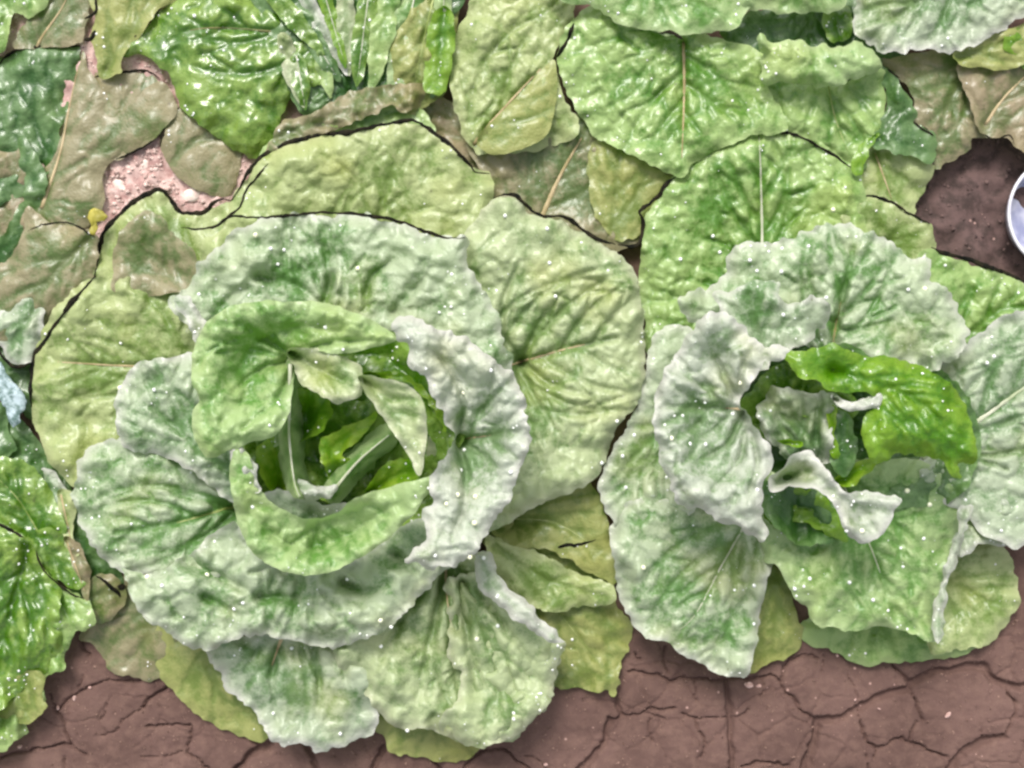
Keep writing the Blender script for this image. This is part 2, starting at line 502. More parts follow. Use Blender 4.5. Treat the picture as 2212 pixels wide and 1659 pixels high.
    tag(o, 'cracked reddish brown soil under the lettuces', kind='structure')
    q = [(-320, -280), (2540, -280), (2540, 2040), (-320, 2040)]
    Q = [(-9000, -9000), (12000, -9000), (12000, 11000), (-9000, 11000)]
    P = np.array(q + Q, float)
    Vf = world_xyz(P[:, 0], P[:, 1], P[:, 0] * 0); Vf[:, 2] = -4 * U
    ff = new_mesh_obj('field', Vf, [(4 + k, 4 + (k + 1) % 4, (k + 1) % 4, k)[::-1] for k in range(4)], t.m, smooth=False)
    tag(ff, 'bare brown soil stretching away round the bed', kind='structure')
build_ground()

# ------------------------------------------------------------------ leaves
PLANTS = {}
def plant(key, name, x, y, label, cat, group=None):
    e = bpy.data.objects.new(name, None)
    link(e)
    e.location = Vector(((x - CX) * U, (CY - y) * U, 0))
    e.empty_display_size = 0.02
    tag(e, label, cat, group)
    PLANTS[key] = e
    return e

CELL = 6.0
ZB = np.full((int(1900 / CELL) + 40, int(2500 / CELL) + 40), -1e9)
def zcell(x, y):
    return np.clip(((y + 100) / CELL).astype(int), 0, ZB.shape[0] - 1), np.clip(((x + 100) / CELL).astype(int), 0, ZB.shape[1] - 1)

LEAVES = []
class Leaf: pass

def leaf(pk, style, zb, zt, outline, rib, roll=6, rw=40, ruf=12, rs=70, fold=0.0, blis=5.0, bs=30, vein=4.0,
         lat=48, ribw=None, ribcol='green', p=1.0, drops=None, ser=3.0, label=None, ribend=0.92, gap_shade=(), name='leaf',
         latang=48, xv=(), dip=None, frill=None, seed=None, sharp=False, nolink=False):
    L = Leaf()
    L.i = len(LEAVES)
    if dip is None: dip = 110 if (pk in 'AB' and zb >= 90) else 10
    if frill is None: frill = 7 if pk in 'AB' else 3
    seed = L.i * 17 + 5 if seed is None else seed
    out = spline(outline, 6.0, True) if not sharp else np.concatenate([spline([outline[i], outline[(i + 1) % len(outline)]], 6.0)[:-1] for i in range(len(outline))])
    # serrated, frilly margin
    d = np.roll(out, -1, 0) - np.roll(out, 1, 0)
    nrm = np.stack([d[:, 1], -d[:, 0]], 1) / (np.linalg.norm(d, axis=1)[:, None] + 1e-9)
    ser = ser * 1.25
    sgn = vnoise(out[:, 0], out[:, 1], 12, seed) * 2.2 * ser + vnoise(out[:, 0], out[:, 1], 36, seed + 1) * 2.2 * ser
    out = out + nrm * sgn[:, None]
    rib = spline(rib, 12.0)
    base, tip = rib[0], rib[-1]
    # lateral veins
    veins = []
    R0 = 0.62 * np.hypot(out[:, 0] - rib[0][0], out[:, 1] - rib[0][1]).mean()
    seglen = np.r_[0, np.cumsum(np.linalg.norm(np.diff(rib, axis=0), axis=1))]
    tot = seglen[-1]
    rng = np.random.RandomState(seed)
    s = lat * 0.5
    k = 0
    while s < tot * 0.97:
        px = np.interp(s, seglen, rib[:, 0]); py = np.interp(s, seglen, rib[:, 1])
        j = min(len(rib) - 2, np.searchsorted(seglen, s))
        tg = rib[j + 1] - rib[j]; a0 = math.atan2(tg[1], tg[0])
        side = 1 if k % 2 else -1
        ang = math.radians(latang + rng.uniform(-8, 8)) * (1.0 - 0.25 * s / tot)
        ln = max(130, 1.5 * tot * (1.05 - 0.6 * s / tot))
        a = a0 + side * ang; P = [(px, py)]; st = 16.0
        for q in range(int(ln / st)):
            a -= side * 0.055 + rng.uniform(-.05, .05)
            P.append((P[-1][0] + st * math.cos(a), P[-1][1] + st * math.sin(a)))
            if q in (5, 12):
                b = a + side * math.radians(34) * (1 if q != 12 else -1); R = [P[-1]]
                for _ in range(6):
                    b += rng.uniform(-.18, .18)
                    R.append((R[-1][0] + 12 * math.cos(b), R[-1][1] + 12 * math.sin(b)))
                veins.append((np.array(R), 0.5))
        veins.append((np.array(P), 1.0))
        s += lat * rng.uniform(0.45, 0.85); k += 1

    bs = bs * 1.5
    xvs = [(spline(q[0], 10.0), q[1], q[2]) for q in xv]
    def fields(x, y, full=True):
        e = seg_dist_big(x, y, np.vstack([out, out[:1]]))
        db = np.hypot(x - base[0], y - base[1])
        r = db / (db + e + 1e-6)
        z = zb + (zt - zb) * np.power(r, p)
        z = z - roll * np.clip(1 - e / rw, 0, 1) ** 2 - dip * np.clip(1 - r, 0, 1) ** 1.3
        z = z + frill * 2 * np.exp(-e / 22.0) * vnoise(x, y, 27, seed + 41)
        z = z + ruf * (0.3 + 0.7 * r) * (vnoise(x, y, rs, seed + 2) + 0.55 * vnoise(x, y, rs * .42, seed + 3)) * 2.5 * np.exp(-e / 120.0)
        dm = seg_dist_big(x, y, rib)
        z = z + fold * np.minimum(dm, 120) / 120.0
        dv = np.full(x.shape, 1e9)
        for V, wgt in veins:
            lo = V.min(0) - 40; hi = V.max(0) + 40
            mm = (x > lo[0]) & (x < hi[0]) & (y > lo[1]) & (y < hi[1])
            if mm.any():
                dd = seg_dist_big(x[mm], y[mm], V) / (0.55 + 0.45 * wgt) + (1 - wgt) * 3
                dv[mm] = np.minimum(dv[mm], dd)
        dall = np.minimum(dv, dm)
        lateral = np.exp(-(dv / 6.0) ** 2); mid = np.exp(-(dm / 9.0) ** 2)
        xw = x + 14 * vnoise(x, y, 26, seed) + 16 * vnoise(x, y, 60, seed + 19); yw = y + 14 * vnoise(x, y, 26, seed + 9) + 16 * vnoise(x, y, 60, seed + 29)
        a0 = math.atan2(tip[1] - base[1], tip[0] - base[0])
        th = np.angle(np.exp(1j * (np.arctan2(yw - base[1], xw - base[0]) - a0)))
        dw = np.hypot(xw - base[0], yw - base[1])
        f1, f2 = worley(dw / 1.75, th * R0, bs * 0.82, seed + 4)
        g1, g2 = worley(xw, yw, bs * 0.62, seed + 6)
        b = smooth01((f2 - f1) * 2.3) * 0.62 + 0.38 * np.clip(1 - f1 ** 2, 0, 1)
        b2 = smooth01((g2 - g1) * 2.2) * 0.5 + 0.5 * np.clip(1 - g1 ** 2, 0, 1)
        mixn = smooth01(vnoise(x, y, 120, seed + 13) * 2 + 0.5)
        b = b * (0.45 + 0.4 * mixn) + b2 * (0.55 - 0.4 * mixn)
        b = b * (1 - 0.8 * np.exp(-(dall / 9.0) ** 2)) * np.clip(0.8 + 1.0 * vnoise(x, y, 90, seed + 7), 0.25, 1.3)
        vf = np.clip(1.25 - r * 1.0, 0.15, 1.0)
        lateral = lateral * vf * np.clip(0.8 + 1.6 * vnoise(x, y, 34, seed + 31), 0.1, 1)
        sm = 0.35 + 0.65 * np.clip(e / 50.0, 0, 1)
        for XP, XW, XD in xvs:
            xd = seg_dist_big(x, y, XP)
            x0 = XP[0]; xl = np.linalg.norm(np.diff(XP, axis=0), axis=1).sum()
            fd = np.clip(1.15 - np.hypot(x - x0[0], y - x0[1]) / xl, 0.05, 1)
            xd = xd + 1e-6; XW = XW * (0.55 + 0.6 * fd)
            g = fd * np.exp(-(xd / XW) ** 2) * np.clip(0.9 + 0.8 * vnoise(x, y, 30, seed + 51), 0.3, 1.2)
            z = z - 0.85 * XD * g
            lateral = np.maximum(lateral, np.exp(-(xd / (XW * 0.7)) ** 2) * 0.6 * fd)
            b = b * (1 - 0.7 * g)
        z = z + blis * 1.6 * sm * b - vein * 0.95 * lateral - vein * 1.2 * mid * vf
        z = z + blis * 0.6 * vnoise(x, y, 12, seed + 8)
        return z, e, r, np.maximum(0.85 * lateral, mid * vf), b
    L.fields = fields
    lo = out.min(0); hi = out.max(0)
    st = 4.6
    gx, gy = np.meshgrid(np.arange(lo[0], hi[0], st), np.arange(lo[1], hi[1], st * 0.866))
    gx = gx + (np.arange(gx.shape[0]) % 2)[:, None] * st * 0.5
    gx = gx.ravel(); gy = gy.ravel()
    m = inside(gx, gy, out)
    gx, gy = gx[m], gy[m]
    vis = (gx > -150) & (gx < 2360) & (gy > -150) & (gy < 1810)
    gx, gy = gx[vis], gy[vis]
    e = seg_dist_big(gx, gy, np.vstack([out, out[:1]]))
    gx, gy = gx[e > 2.4], gy[e > 2.4]
    gx = gx + np.random.uniform(-.4, .4, gx.shape); gy = gy + np.random.uniform(-.4, .4, gy.shape)
    pts = [Vector(v) for v in out] + [Vector(v) for v in zip(gx, gy)]
    res = delaunay_2d_cdt(pts, [], [list(range(len(out)))], 1, 1e-5)
    P = np.array([tuple(v) for v in res[0]]); F = np.array([list(f) for f in res[2]])
    x, y = P[:, 0], P[:, 1]
    z, e, r, vn, bl = fields(x, y)
    z = np.maximum(z, 3.0)
    V = world_xyz(x, y, z)
    # make normals point up
    a, b, c = V[F[:, 0]], V[F[:, 1]], V[F[:, 2]]
    if np.mean(np.cross(b - a, c - a)[:, 2]) < 0: F = F[:, ::-1]
    par = PLANTS[pk]
    o = new_mesh_obj(name, V, F, leaf_mat(style), par)
    if label: o['label'] = label
    if len(o.data.vertices) == len(x):
        for nm, arr in (('vein', vn), ('radial', r), ('edge', np.exp(-(e / 13.0) ** 1.5)), ('blister', bl)):
            at = o.data.attributes.new(nm, 'FLOAT', 'POINT'); at.data.foreach_set('value', arr.astype(np.float32))
    rr, cc = zcell(x, y)
    np.maximum.at(ZB, (rr, cc), z)
    L.o = o; L.x, L.y, L.z, L.e = x, y, z, e; L.drops = drops; L.style = style
    # midrib
    if ribw:
        n = len(rib); keep = rib[: max(4, int(n * ribend))]
        zz = fields(keep[:, 0], keep[:, 1])[0]
        ins = inside(keep[:, 0], keep[:, 1], out)
        keep = keep[ins]; zz = zz[ins]
        if len(keep) > 3:
            tt = np.linspace(0, 1, len(keep))
            rad = 0.8 * (ribw * (1 - 0.8 * tt) + 0.3) * (1 + .12 * vnoise(keep[:, 0], keep[:, 1], 15, seed))
            tube(world_xyz(keep[:, 0], keep[:, 1], zz + ribw * 0.12), rad * U, 'midrib', RIBS[ribcol], o, 8, 0.6)
    for dl in gap_shade:  # thin black tubes drawn as the shadow gaps along leaf edges
        w0 = 4.6
        if isinstance(dl, tuple): dl, w0 = dl
        Q = spline(dl, 7.0)
        Q = Q + 0.8 * np.stack([vnoise(Q[:, 0], Q[:, 1], 9, seed + 5), vnoise(Q[:, 0], Q[:, 1], 9, seed + 6)], 1) * 4
        zz = fields(Q[:, 0], Q[:, 1])[0]
        zz = np.maximum(zz, 8)
        tt = np.linspace(0, 1, len(Q))
        rad = 0.85 * w0 * np.clip(np.minimum(tt, 1 - tt) * 8, 0.25, 1) * (1 + 0.9 * vnoise(Q[:, 0], Q[:, 1], 22, seed + 8) + 0.6 * vnoise(Q[:, 0], Q[:, 1], 8, seed + 9))
        tube(world_xyz(Q[:, 0], Q[:, 1], zz + 1.0), rad * U, 'gap_shade_line', M_GAP_SHADE, o, 7, 0.4)
    LEAVES.append(L)
    return L

plant('A', 'lettuce', 720, 930, 'large frosty pale green lettuce head with open heart, left of centre', 'lettuce')
plant('B', 'lettuce', 1800, 920, 'lettuce head on the right with a vivid green inner leaf beside its curled heart', 'lettuce')
plant('C', 'lettuce_plant', 700, 60, 'glossy deep green lettuce with narrow upright blades at the top left', 'lettuce')
plant('G', 'broad_leaf_plant', 90, 260, 'dull tan and dark green broad leaves around the bare pale soil', 'leafy plant')
plant('D', 'leafy_plant', 20, 1120, 'small bright green plant squeezed between the left edge and the big lettuce', 'leafy plant')
plant('F', 'leafy_plant', -20, 1380, 'shiny green blistered leaf clump in the bottom left corner', 'leafy plant')
plant('T', 'leafy_plant', 1330, 40, 'light green plant with tan veined leaves behind the gap between both lettuces', 'leafy plant')
plant('S', 'leafy_plant', 1850, 60, 'overlapping mint and serrated dark green leaves above the right lettuce', 'leafy plant')
plant('W', 'leafy_plant', 2240, 140, 'tan leaved plant with pink veins in the top right corner above dark soil', 'leafy plant')

#LEAVES_BEGIN
# --- broad-leaf plant, upper left
leaf('G', 'tan', 30, 34, [(28,95),(60,40),(100,-30),(200,-40),(192,20),(184,60),(174,96),(110,100),(60,105)], [(60,160),(85,90),(132,20),(160,-40)], ribw=4, ribcol='tan', blis=2.5, ruf=5)
leaf('G', 'lime', 46, 40, [(-60,-60),(130,-60),(110,0),(60,40),(32,30),(20,70),(10,110),(-20,130),(-80,100)], [(60,-60),(0,60)], blis=5, bs=20, lat=26)
leaf('G', 'deep', 20, 26, [(-60,150),(15,118),(60,105),(110,101),(165,98),(174,125),(155,200),(132,290),(150,330),(110,370),(90,410),(60,420),(-60,430)], [(90,360),(130,250),(168,110)], blis=4, bs=36, lat=60, ribw=None,
     gap_shade=[([(-10,150),(18,118),(60,104),(110,101),(165,98),(182,104)], 4.0)])
leaf('G', 'tan', 40, 30, [(178,110),(192,148),(210,175),(226,195),(246,238),(262,240),(340,175),(384,232),(350,284),(300,322),(250,345),(224,375),(226,430),(196,485),(140,500),(88,490),(66,440),(92,372),(120,330),(136,280),(156,200)],
     [(90,450),(130,330),(152,220),(176,115)], ribw=5, ribcol='tan', ruf=6, blis=2.6, bs=44, lat=70, vein=2, ser=1.6, label='large dull tan leaf with a pale midrib at its left side')
leaf('G', 'tan', 28, 26, [(204,168),(226,162),(290,156),(330,162),(352,190),(385,234),(352,284),(300,322),(250,345),(210,300)], [(215,345),(290,280),(350,200)], ribw=None, ruf=5, blis=2.0, bs=50, lat=70,
     gap_shade=[([(204,168),(228,160),(300,153),(330,158),(345,172)], 3.0), ([(250,345),(300,322),(345,290)], 2.6)], ser=1.2)
leaf('G', 'brown', 26, 30, [(-80,320),(20,330),(52,310),(66,360),(56,440),(64,480),(20,540),(-80,560)], [(-60,420),(40,380)], ribw=None, blis=3)
leaf('G', 'deep', 44, 40, [(40,300),(70,320),(100,390),(92,440),(60,520),(30,560),(-20,620),(-80,560),(10,500),(52,420)], [(-10,600),(60,330)], blis=4, bs=26, ser=4)
leaf('G', 'tan', 52, 48, [(60,440),(100,480),(160,486),(205,505),(214,540),(205,600),(150,650),(110,700),(84,755),(60,780),(0,740),(-60,700),(-60,600),(20,560),(50,500)], [(190,520),(110,600),(20,720)],
     blis=3, bs=40, ruf=8, gap_shade=[([(60,500),(90,486),(150,482),(206,512)], 2.2)])
leaf('G', 'grey', 60, 56, [(-60,690),(30,650),(70,636),(96,680),(84,740),(70,784),(38,792),(14,780),(-4,745),(-60,720)], [(90,650),(10,760)], blis=6, bs=30, gap_shade=[([(-8,740),(6,770),(34,793),(68,784)], 4.0)])
leaf('G', 'deep', 22, 20, [(-100,540),(80,520),(200,600),(140,700),(70,800),(74,900),(20,860),(-100,700)], [(150,580),(0,760)], blis=3)

# --- glossy lettuce, top left
leaf('C', 'olive', 44, 50, [(198,-40),(206,40),(196,84),(208,128),(216,164),(262,160),(268,124),(310,64),(352,16),(420,-20),(400,-60)], [(230,150),(300,40),(360,-60)], blis=2.5, bs=50, ruf=8,
     gap_shade=[([(206,-10),(208,20),(196,36),(182,40)], 4), ([(206,66),(198,84),(180,88)], 7)])
leaf('C', 'tan', 34, 22, [(384,236),(420,240),(500,290),(520,330),(512,380),(492,424),(430,412),(376,372),(346,316),(352,270)], [(360,360),(440,290),(500,240)], blis=2.0, ruf=5, bs=50, lat=70, ser=1.5,
     gap_shade=[([(388,232),(362,258),(350,290),(346,318)], 4)])
leaf('C', 'shiny', 60, 56, [(262,98),(310,62),(352,14),(420,-30),(560,-40),(660,-20),(700,70),(720,150),(690,180),(640,200),(615,236),(600,292),(566,344),(520,330),(470,300),(430,268),(396,236),(376,200),(364,160),(348,150),(318,118),(270,124)],
     [(740,90),(620,72),(470,60),(380,70)], ribw=5, ribcol='dark', blis=6, bs=44, ruf=16, lat=70, vein=6, roll=20, rw=60, drops=26,
     gap_shade=[([(352,14),(328,36),(312,60),(290,78),(262,98)], 4.0)], label='broad glossy saturated green leaf')
leaf('C', 'deep', 50, 50, [(560,-60),(980,-60),(975,60),(960,180),(900,230),(800,250),(700,260),(640,240),(600,120)], [(760,220),(760,-50)], blis=6, bs=24, lat=30)
for i, (x0, y0, x1, y1, w, stl) in enumerate([(600,-40,735,178,24,'deep'),(640,-40,752,165,18,'grey'),(690,-50,748,150,16,'vivid'),(742,-40,755,165,22,'pale'),(800,-40,770,190,24,'shiny'),(850,-50,800,200,26,'lime'),
                                  (905,-50,846,214,34,'mint'),(610,80,660,232,22,'pale'),(640,120,660,240,18,'shiny'),(690,110,716,214,16,'lime'),(960,-20,950,150,24,'mint'),(560,-50,700,120,22,'shiny')]):
    dx, dy = x1 - x0, y1 - y0; n = math.hypot(dx, dy); nx, ny = -dy / n * w, dx / n * w
    mx, my = x0 + dx * .45, y0 + dy * .45
    leaf('C', stl, 90 + 7 * (i % 4), 60 + 6 * (i % 3), [(x0 + nx*.6, y0 + ny*.6), (mx + nx, my + ny), (x0 + dx*.85 + nx*.55, y0 + dy*.85 + ny*.55), (x1, y1), (x0 + dx*.85 - nx*.55, y0 + dy*.85 - ny*.55), (mx - nx, my - ny), (x0 - nx*.6, y0 - ny*.6)],
         [(x0, y0), (mx, my), (x1, y1)], ribw=2.4 if i % 2 == 0 else None, ribcol='pale', fold=26, blis=3.5, bs=18, lat=26, ruf=8, ser=2)
leaf('C', 'olive', 74, 62, [(850,60),(900,10),(960,-40),(990,20),(974,120),(960,200),(912,236),(890,246),(862,240),(850,190)], [(940,-20),(890,200)], blis=5, bs=26, ruf=16, ribw=3, ribcol='green')
leaf('C', 'vivid', 80, 84, [(930,40),(976,20),(984,100),(968,190),(936,200),(916,180)], [(960,20),(945,190)], blis=5, bs=26, ruf=8, label='narrow vivid green leaf')
leaf('C', 'tan', 84, 80, [(604,262),(650,246),(700,232),(752,200),(800,190),(850,182),(905,180),(915,206),(902,232),(870,240),(846,226),(815,250),(770,262),(730,280),(680,292),(630,318),(585,340),(568,340),(590,300)],
     [(590,300),(720,250),(900,200)], blis=3.5, ruf=14, rs=40, roll=5, rw=24, lat=40, ribw=None, label='tan brown folded leaf rim')
leaf('C', 'lime', 66, 70, [(590,300),(700,262),(800,220),(890,225),(930,260),(935,300),(880,268),(820,272),(740,290),(640,310),(560,346)], [(900,230),(620,320)], blis=5, bs=22, ruf=8)

# --- light plant behind the gap
leaf('T', 'brown', 28, 30, [(920,200),(1000,240),(1060,300),(1100,400),(1120,470),(1060,440),(1000,360),(930,300)], [(1100,440),(960,230)], blis=2.5)
leaf('T', 'tan', 40, 44, [(1010,300),(1080,280),(1200,250),(1280,250),(1370,320),(1440,372),(1470,382),(1430,430),(1400,470),(1390,520),(1330,540),(1260,520),(1180,490),(1080,440),(1040,380)],
     [(1150,520),(1205,390),(1268,278)], ribw=8, ribcol='tan', blis=5, bs=34, lat=56, ruf=8, label='olive brown lower leaf with a tan midrib')
leaf('T', 'olive', 54, 56, [(1290,300),(1370,330),(1440,376),(1470,384),(1436,425),(1400,452),(1392,500),(1330,522),(1290,470),(1270,380)], [(1320,540),(1340,320)], blis=4, bs=30, lat=50, ruf=6)
leaf('T', 'yellow', 62, 66, [(975,170),(985,80),(1010,20),(1060,-50),(1240,-60),(1238,30),(1225,80),(1196,124),(1214,190),(1236,240),(1252,262),(1240,300),(1170,322),(1080,330),(1022,326),(994,270),(976,220)],
     [(1000,350),(1040,290),(1120,200),(1192,124)], ribw=5.5, ribcol='tan', blis=9, bs=40, lat=70, ruf=12, drops=10, label='pale blistered leaf with a straight tan midrib')
leaf('T', 'olive', 86, 92, [(1030,300),(1080,246),(1140,186),(1194,128),(1204,180),(1198,240),(1180,292),(1130,322),(1060,334)], [(1030,305),(1110,220),(1190,130)], blis=2.5, ruf=4, lat=40, ser=1)
leaf('T', 'pale', 58, 60, [(1050,-60),(1120,-60),(1110,10),(1060,40),(1042,30)], [(1080,-50),(1070,30)], blis=3)
leaf('T', 'lime', 72, 78, [(1200,120),(1236,46),(1290,10),(1400,30),(1500,70),(1640,110),(1656,180),(1690,240),(1700,282),(1640,290),(1560,318),(1500,352),(1478,384),(1440,372),(1380,345),(1320,312),(1276,286),(1240,232),(1222,190),(1206,152)],
     [(1476,90),(1478,200),(1472,365)], ribw=5, ribcol='tan', blis=8, bs=34, lat=56, ruf=14, drops=26, vein=6, latang=60,
     gap_shade=[([(1240,50),(1226,88),(1204,122)], 4)], label='broad light green leaf hanging towards the viewer with a tan midrib')
leaf('T', 'mint', 128, 118, [(1200,-60),(1215,0),(1290,18),(1330,46),(1385,64),(1430,70),(1475,78),(1530,70),(1590,58),(1606,30),(1640,-60)], [(1400,-80),(1440,66)], blis=5, ruf=10, drops=8,
     gap_shade=[([(1424,72),(1444,68),(1476,84)], 4)])
# --- plant above right lettuce
leaf('S', 'deep', 40, 40, [(1560,60),(1700,10),(1900,0),(1960,120),(1900,180),(1700,180),(1620,140)], [(1750,0),(1750,160)], blis=6, bs=26)
leaf('S', 'lime', 60, 60, [(1640,110),(1700,140),(1800,180),(1870,150),(1906,150),(1914,230),(1900,300),(1872,320),(1858,372),(1790,328),(1720,292),(1664,284),(1640,220)], [(1780,120),(1800,240),(1840,350)], blis=7, bs=34, lat=50, ribw=2.5, ribcol='green')
leaf('S', 'mint', 120, 130, [(1640,72),(1672,86),(1700,80),(1740,100),(1780,92),(1800,106),(1850,92),(1886,112),(1904,150),(1850,168),(1800,190),(1740,188),(1690,172),(1652,176),(1648,130)], [(1760,70),(1760,180)], blis=5, bs=20, roll=24, rw=30, ruf=16, drops=14, ser=5)
leaf('S', 'deep', 78, 74, [(1890,140),(1912,148),(1938,164),(1950,186),(1972,214),(1976,240),(1972,262),(2000,278),(2019,292),(2016,352),(1960,336),(1880,314),(1904,262),(1912,200)], [(1900,300),(1930,230),(1910,150)], blis=4, bs=40, lat=50, ser=4,
     gap_shade=[([(1916,150),(1938,164),(1944,170)], 2), ([(1972,262),(1990,276),(2018,293)], 2.2)], label='serrated dark green leaf')
leaf('S', 'yellow', 46, 50, [(1878,312),(1960,334),(2018,350),(2020,372),(2000,400),(1978,440),(1966,460),(1900,440),(1840,440),(1850,380)], [(1890,330),(1930,440)], blis=3, ribw=3, ribcol='tan', drops=4)
leaf('S', 'vivid', 84, 84, [(1866,300),(1900,290),(1876,330),(1862,378),(1840,366),(1846,330)], [(1890,295),(1858,370)], blis=2)
leaf('S', 'mint', 136, 110, [(1600,20),(1640,20),(1700,26),(1800,24),(1836,-4),(1850,-70),(1590,-70)], [(1720,-80),(1720,20)], blis=6, bs=28, ruf=12)
leaf('S', 'grey', 100, 112, [(1842,56),(1850,10),(1880,-60),(2240,-70),(2260,10),(2190,50),(2120,90),(2080,108),(2010,106),(1950,118),(1900,112),(1860,90)], [(2080,-60),(1960,20),(1880,80)], blis=8, bs=34, ruf=14, lat=44, drops=8, ser=5)
leaf('S', 'shiny', 62, 60, [(1780,30),(1830,16),(1842,60),(1820,90),(1786,80)], [(1810,20),(1810,90)], blis=4)
# --- top right plant
leaf('W', 'tan', 50, 56, [(1894,128),(1960,118),(2040,104),(2100,110),(2140,180),(2140,270),(2128,296),(2100,300),(2096,320),(2070,340),(2050,350),(2022,366),(2016,292),(1976,262),(1976,214),(1944,170)], [(2160,100),(2060,200),(2020,330)], blis=5, bs=28, lat=50, ruf=8, label='grey olive leaf over the dark soil')
leaf('W', 'brown', 72, 78, [(2068,140),(2110,112),(2200,104),(2320,100),(2330,320),(2260,360),(2212,330),(2190,320),(2180,300),(2150,298),(2124,288),(2100,240),(2074,180)], [(2128,270),(2170,210),(2240,140)], ribw=5, ribcol='tan', blis=3, lat=56, ruf=8,
     gap_shade=[([(2120,288),(2150,300),(2180,290),(2190,312)], 2.2)], label='tan leaf with pinkish branching veins')
leaf('W', 'olive', 90, 96, [(2060,120),(2110,84),(2190,60),(2290,20),(2330,100),(2230,130),(2160,150),(2100,148)], [(2060,130),(2200,80)], blis=5, ruf=8, label=None)
leaf('W', 'vivid', 100, 96, [(2160,90),(2200,60),(2320,60),(2320,180),(2220,150),(2180,120)], [(2300,100),(2180,95)], blis=6, bs=26)

# --- small plant at the left edge
leaf('D', 'deep', 22, 24, [(-60,860),(40,900),(100,980),(160,1060),(200,1180),(260,1240),(260,1300),(180,1300),(80,1200),(-60,1100)], [(200,1270),(60,1060)], blis=5, bs=22)
leaf('D', 'shiny', 46, 50, [(-60,1000),(20,990),(70,1010),(108,1060),(140,1130),(130,1180),(90,1200),(40,1160),(0,1130),(-60,1120)], [(100,1180),(40,1080),(-20,1020)], blis=6, bs=22, lat=30, ribw=2, ribcol='green', drops=8)
leaf('D', 'shiny', 44, 46, [(60,1150),(110,1140),(150,1170),(176,1220),(184,1262),(150,1274),(104,1236),(76,1190)], [(70,1150),(160,1260)], blis=6, bs=20, lat=26, drops=8)
leaf('D', 'deep', 52, 50, [(-60,860),(0,866),(24,890),(20,930),(36,970),(0,1000),(-60,990)], [(-50,960),(20,900)], blis=5, bs=22)
leaf('D', 'grey', 38, 36, [(84,1010),(130,1030),(150,1080),(150,1140),(160,1190),(130,1200),(100,1130),(84,1070)], [(90,1020),(140,1180)], blis=5, bs=22)
leaf('D', 'yellow', 56, 54, [(126,1060),(150,1062),(160,1100),(158,1150),(170,1200),(150,1190),(132,1130)], [(130,1060),(158,1190)], blis=3, bs=22, ribw=3, ribcol='tan')
leaf('D', 'brown', 60, 58, [(140,1160),(164,1170),(188,1210),(196,1250),(190,1300),(170,1250),(148,1200)], [(142,1165),(188,1290)], blis=2, bs=22, ribw=3, ribcol='tan', label='withered brown leaf')
leaf('D', 'tan', 48, 46, [(180,1280),(220,1240),(262,1260),(272,1300),(240,1340),(200,1340)], [(190,1290),(260,1280)], blis=3, gap_shade=[([(206,1244),(228,1256),(256,1284),(260,1290)], 4), ([(254,1266),(272,1268)], 6)])

# --- bottom left clump
leaf('F', 'shiny', 66, 72, [(-80,1120),(0,1134),(50,1158),(76,1184),(96,1230),(130,1262),(130,1330),(140,1400),(110,1440),(40,1500),(-80,1560)], [(60,1180),(30,1300),(-20,1460)], blis=8, bs=36, ruf=22, lat=50, drops=16, vein=6,
     gap_shade=[([(-4,1130),(24,1146),(50,1160)], 4), ([(78,1190),(96,1232),(140,1274),(182,1296)], 3)])
leaf('F', 'lime', 46, 50, [(96,1235),(140,1270),(184,1290),(204,1330),(196,1356),(170,1362),(160,1380),(144,1420),(138,1445),(100,1458),(90,1480),(96,1500),(90,1540),(60,1560),(58,1580),(40,1600),(0,1625),(-80,1650),(-80,1480),(40,1440),(90,1350)],
     [(110,1240),(80,1400),(0,1580)], blis=8, bs=34, ruf=20, lat=46, ribw=3, ribcol='green', ser=4, drops=14)
leaf('F', 'olive', 54, 56, [(0,1500),(60,1450),(98,1460),(92,1490),(98,1530),(60,1562),(0,1560)], [(60,1440),(30,1560)], blis=6, bs=26, ruf=12)
# --- brown stem-like leaf across
# --- left lettuce, from the outside inwards
leaf('A', 'tan', 46, 12, [(174,1380),(210,1402),(235,1442),(256,1455),(302,1469),(352,1464),(420,1440),(440,1400),(400,1340),(330,1280),(280,1240),(220,1290),(196,1340)], [(420,1240),(340,1350),(270,1440)], blis=2.2, bs=50, lat=60, ruf=5, roll=2, label='dull tan outermost leaf lying on the soil')
leaf('A', 'olive', 62, 14, [(345,1466),(391,1506),(427,1542),(476,1574),(533,1594),(582,1594),(620,1500),(560,1400),(420,1380),(350,1340),(330,1400)], [(460,1330),(450,1440),(520,1570)], blis=2.4, bs=50, lat=60, ruf=6, roll=2)
leaf('A', 'olive', 58, 14, [(790,1560),(830,1590),(850,1628),(900,1632),(965,1650),(1008,1640),(1040,1622),(1070,1600),(1060,1540),(900,1500),(800,1500)], [(930,1420),(950,1640)], blis=3, bs=34, lat=50, ruf=6, roll=2)
leaf('A', 'olive', 74, 22, [(1030,1110),(1120,1120),(1210,1140),(1290,1190),(1330,1230),(1330,1300),(1362,1336),(1368,1372),(1346,1428),(1342,1470),(1326,1503),(1308,1488),(1270,1496),(1228,1484),(1180,1480),(1150,1400),(1080,1280)],
     [(1060,1150),(1180,1290),(1300,1440)], blis=4, bs=40, lat=60, ruf=12, roll=4, ser=4, ribw=2.5, ribcol='green', label='yellowing olive outer leaf')
leaf('A', 'olive', 90, 70, [(1030,1100),(1120,1080),(1240,1040),(1276,1040),(1300,1090),(1326,1180),(1330,1256),(1280,1240),(1230,1210),(1180,1190),(1090,1176)], [(1080,1120),(1200,1130),(1310,1200)], blis=3, bs=40, lat=50, ruf=6,
     gap_shade=[([(1206,1182),(1226,1178),(1250,1177),(1286,1165)], 4.2)], ribw=2, ribcol='green')
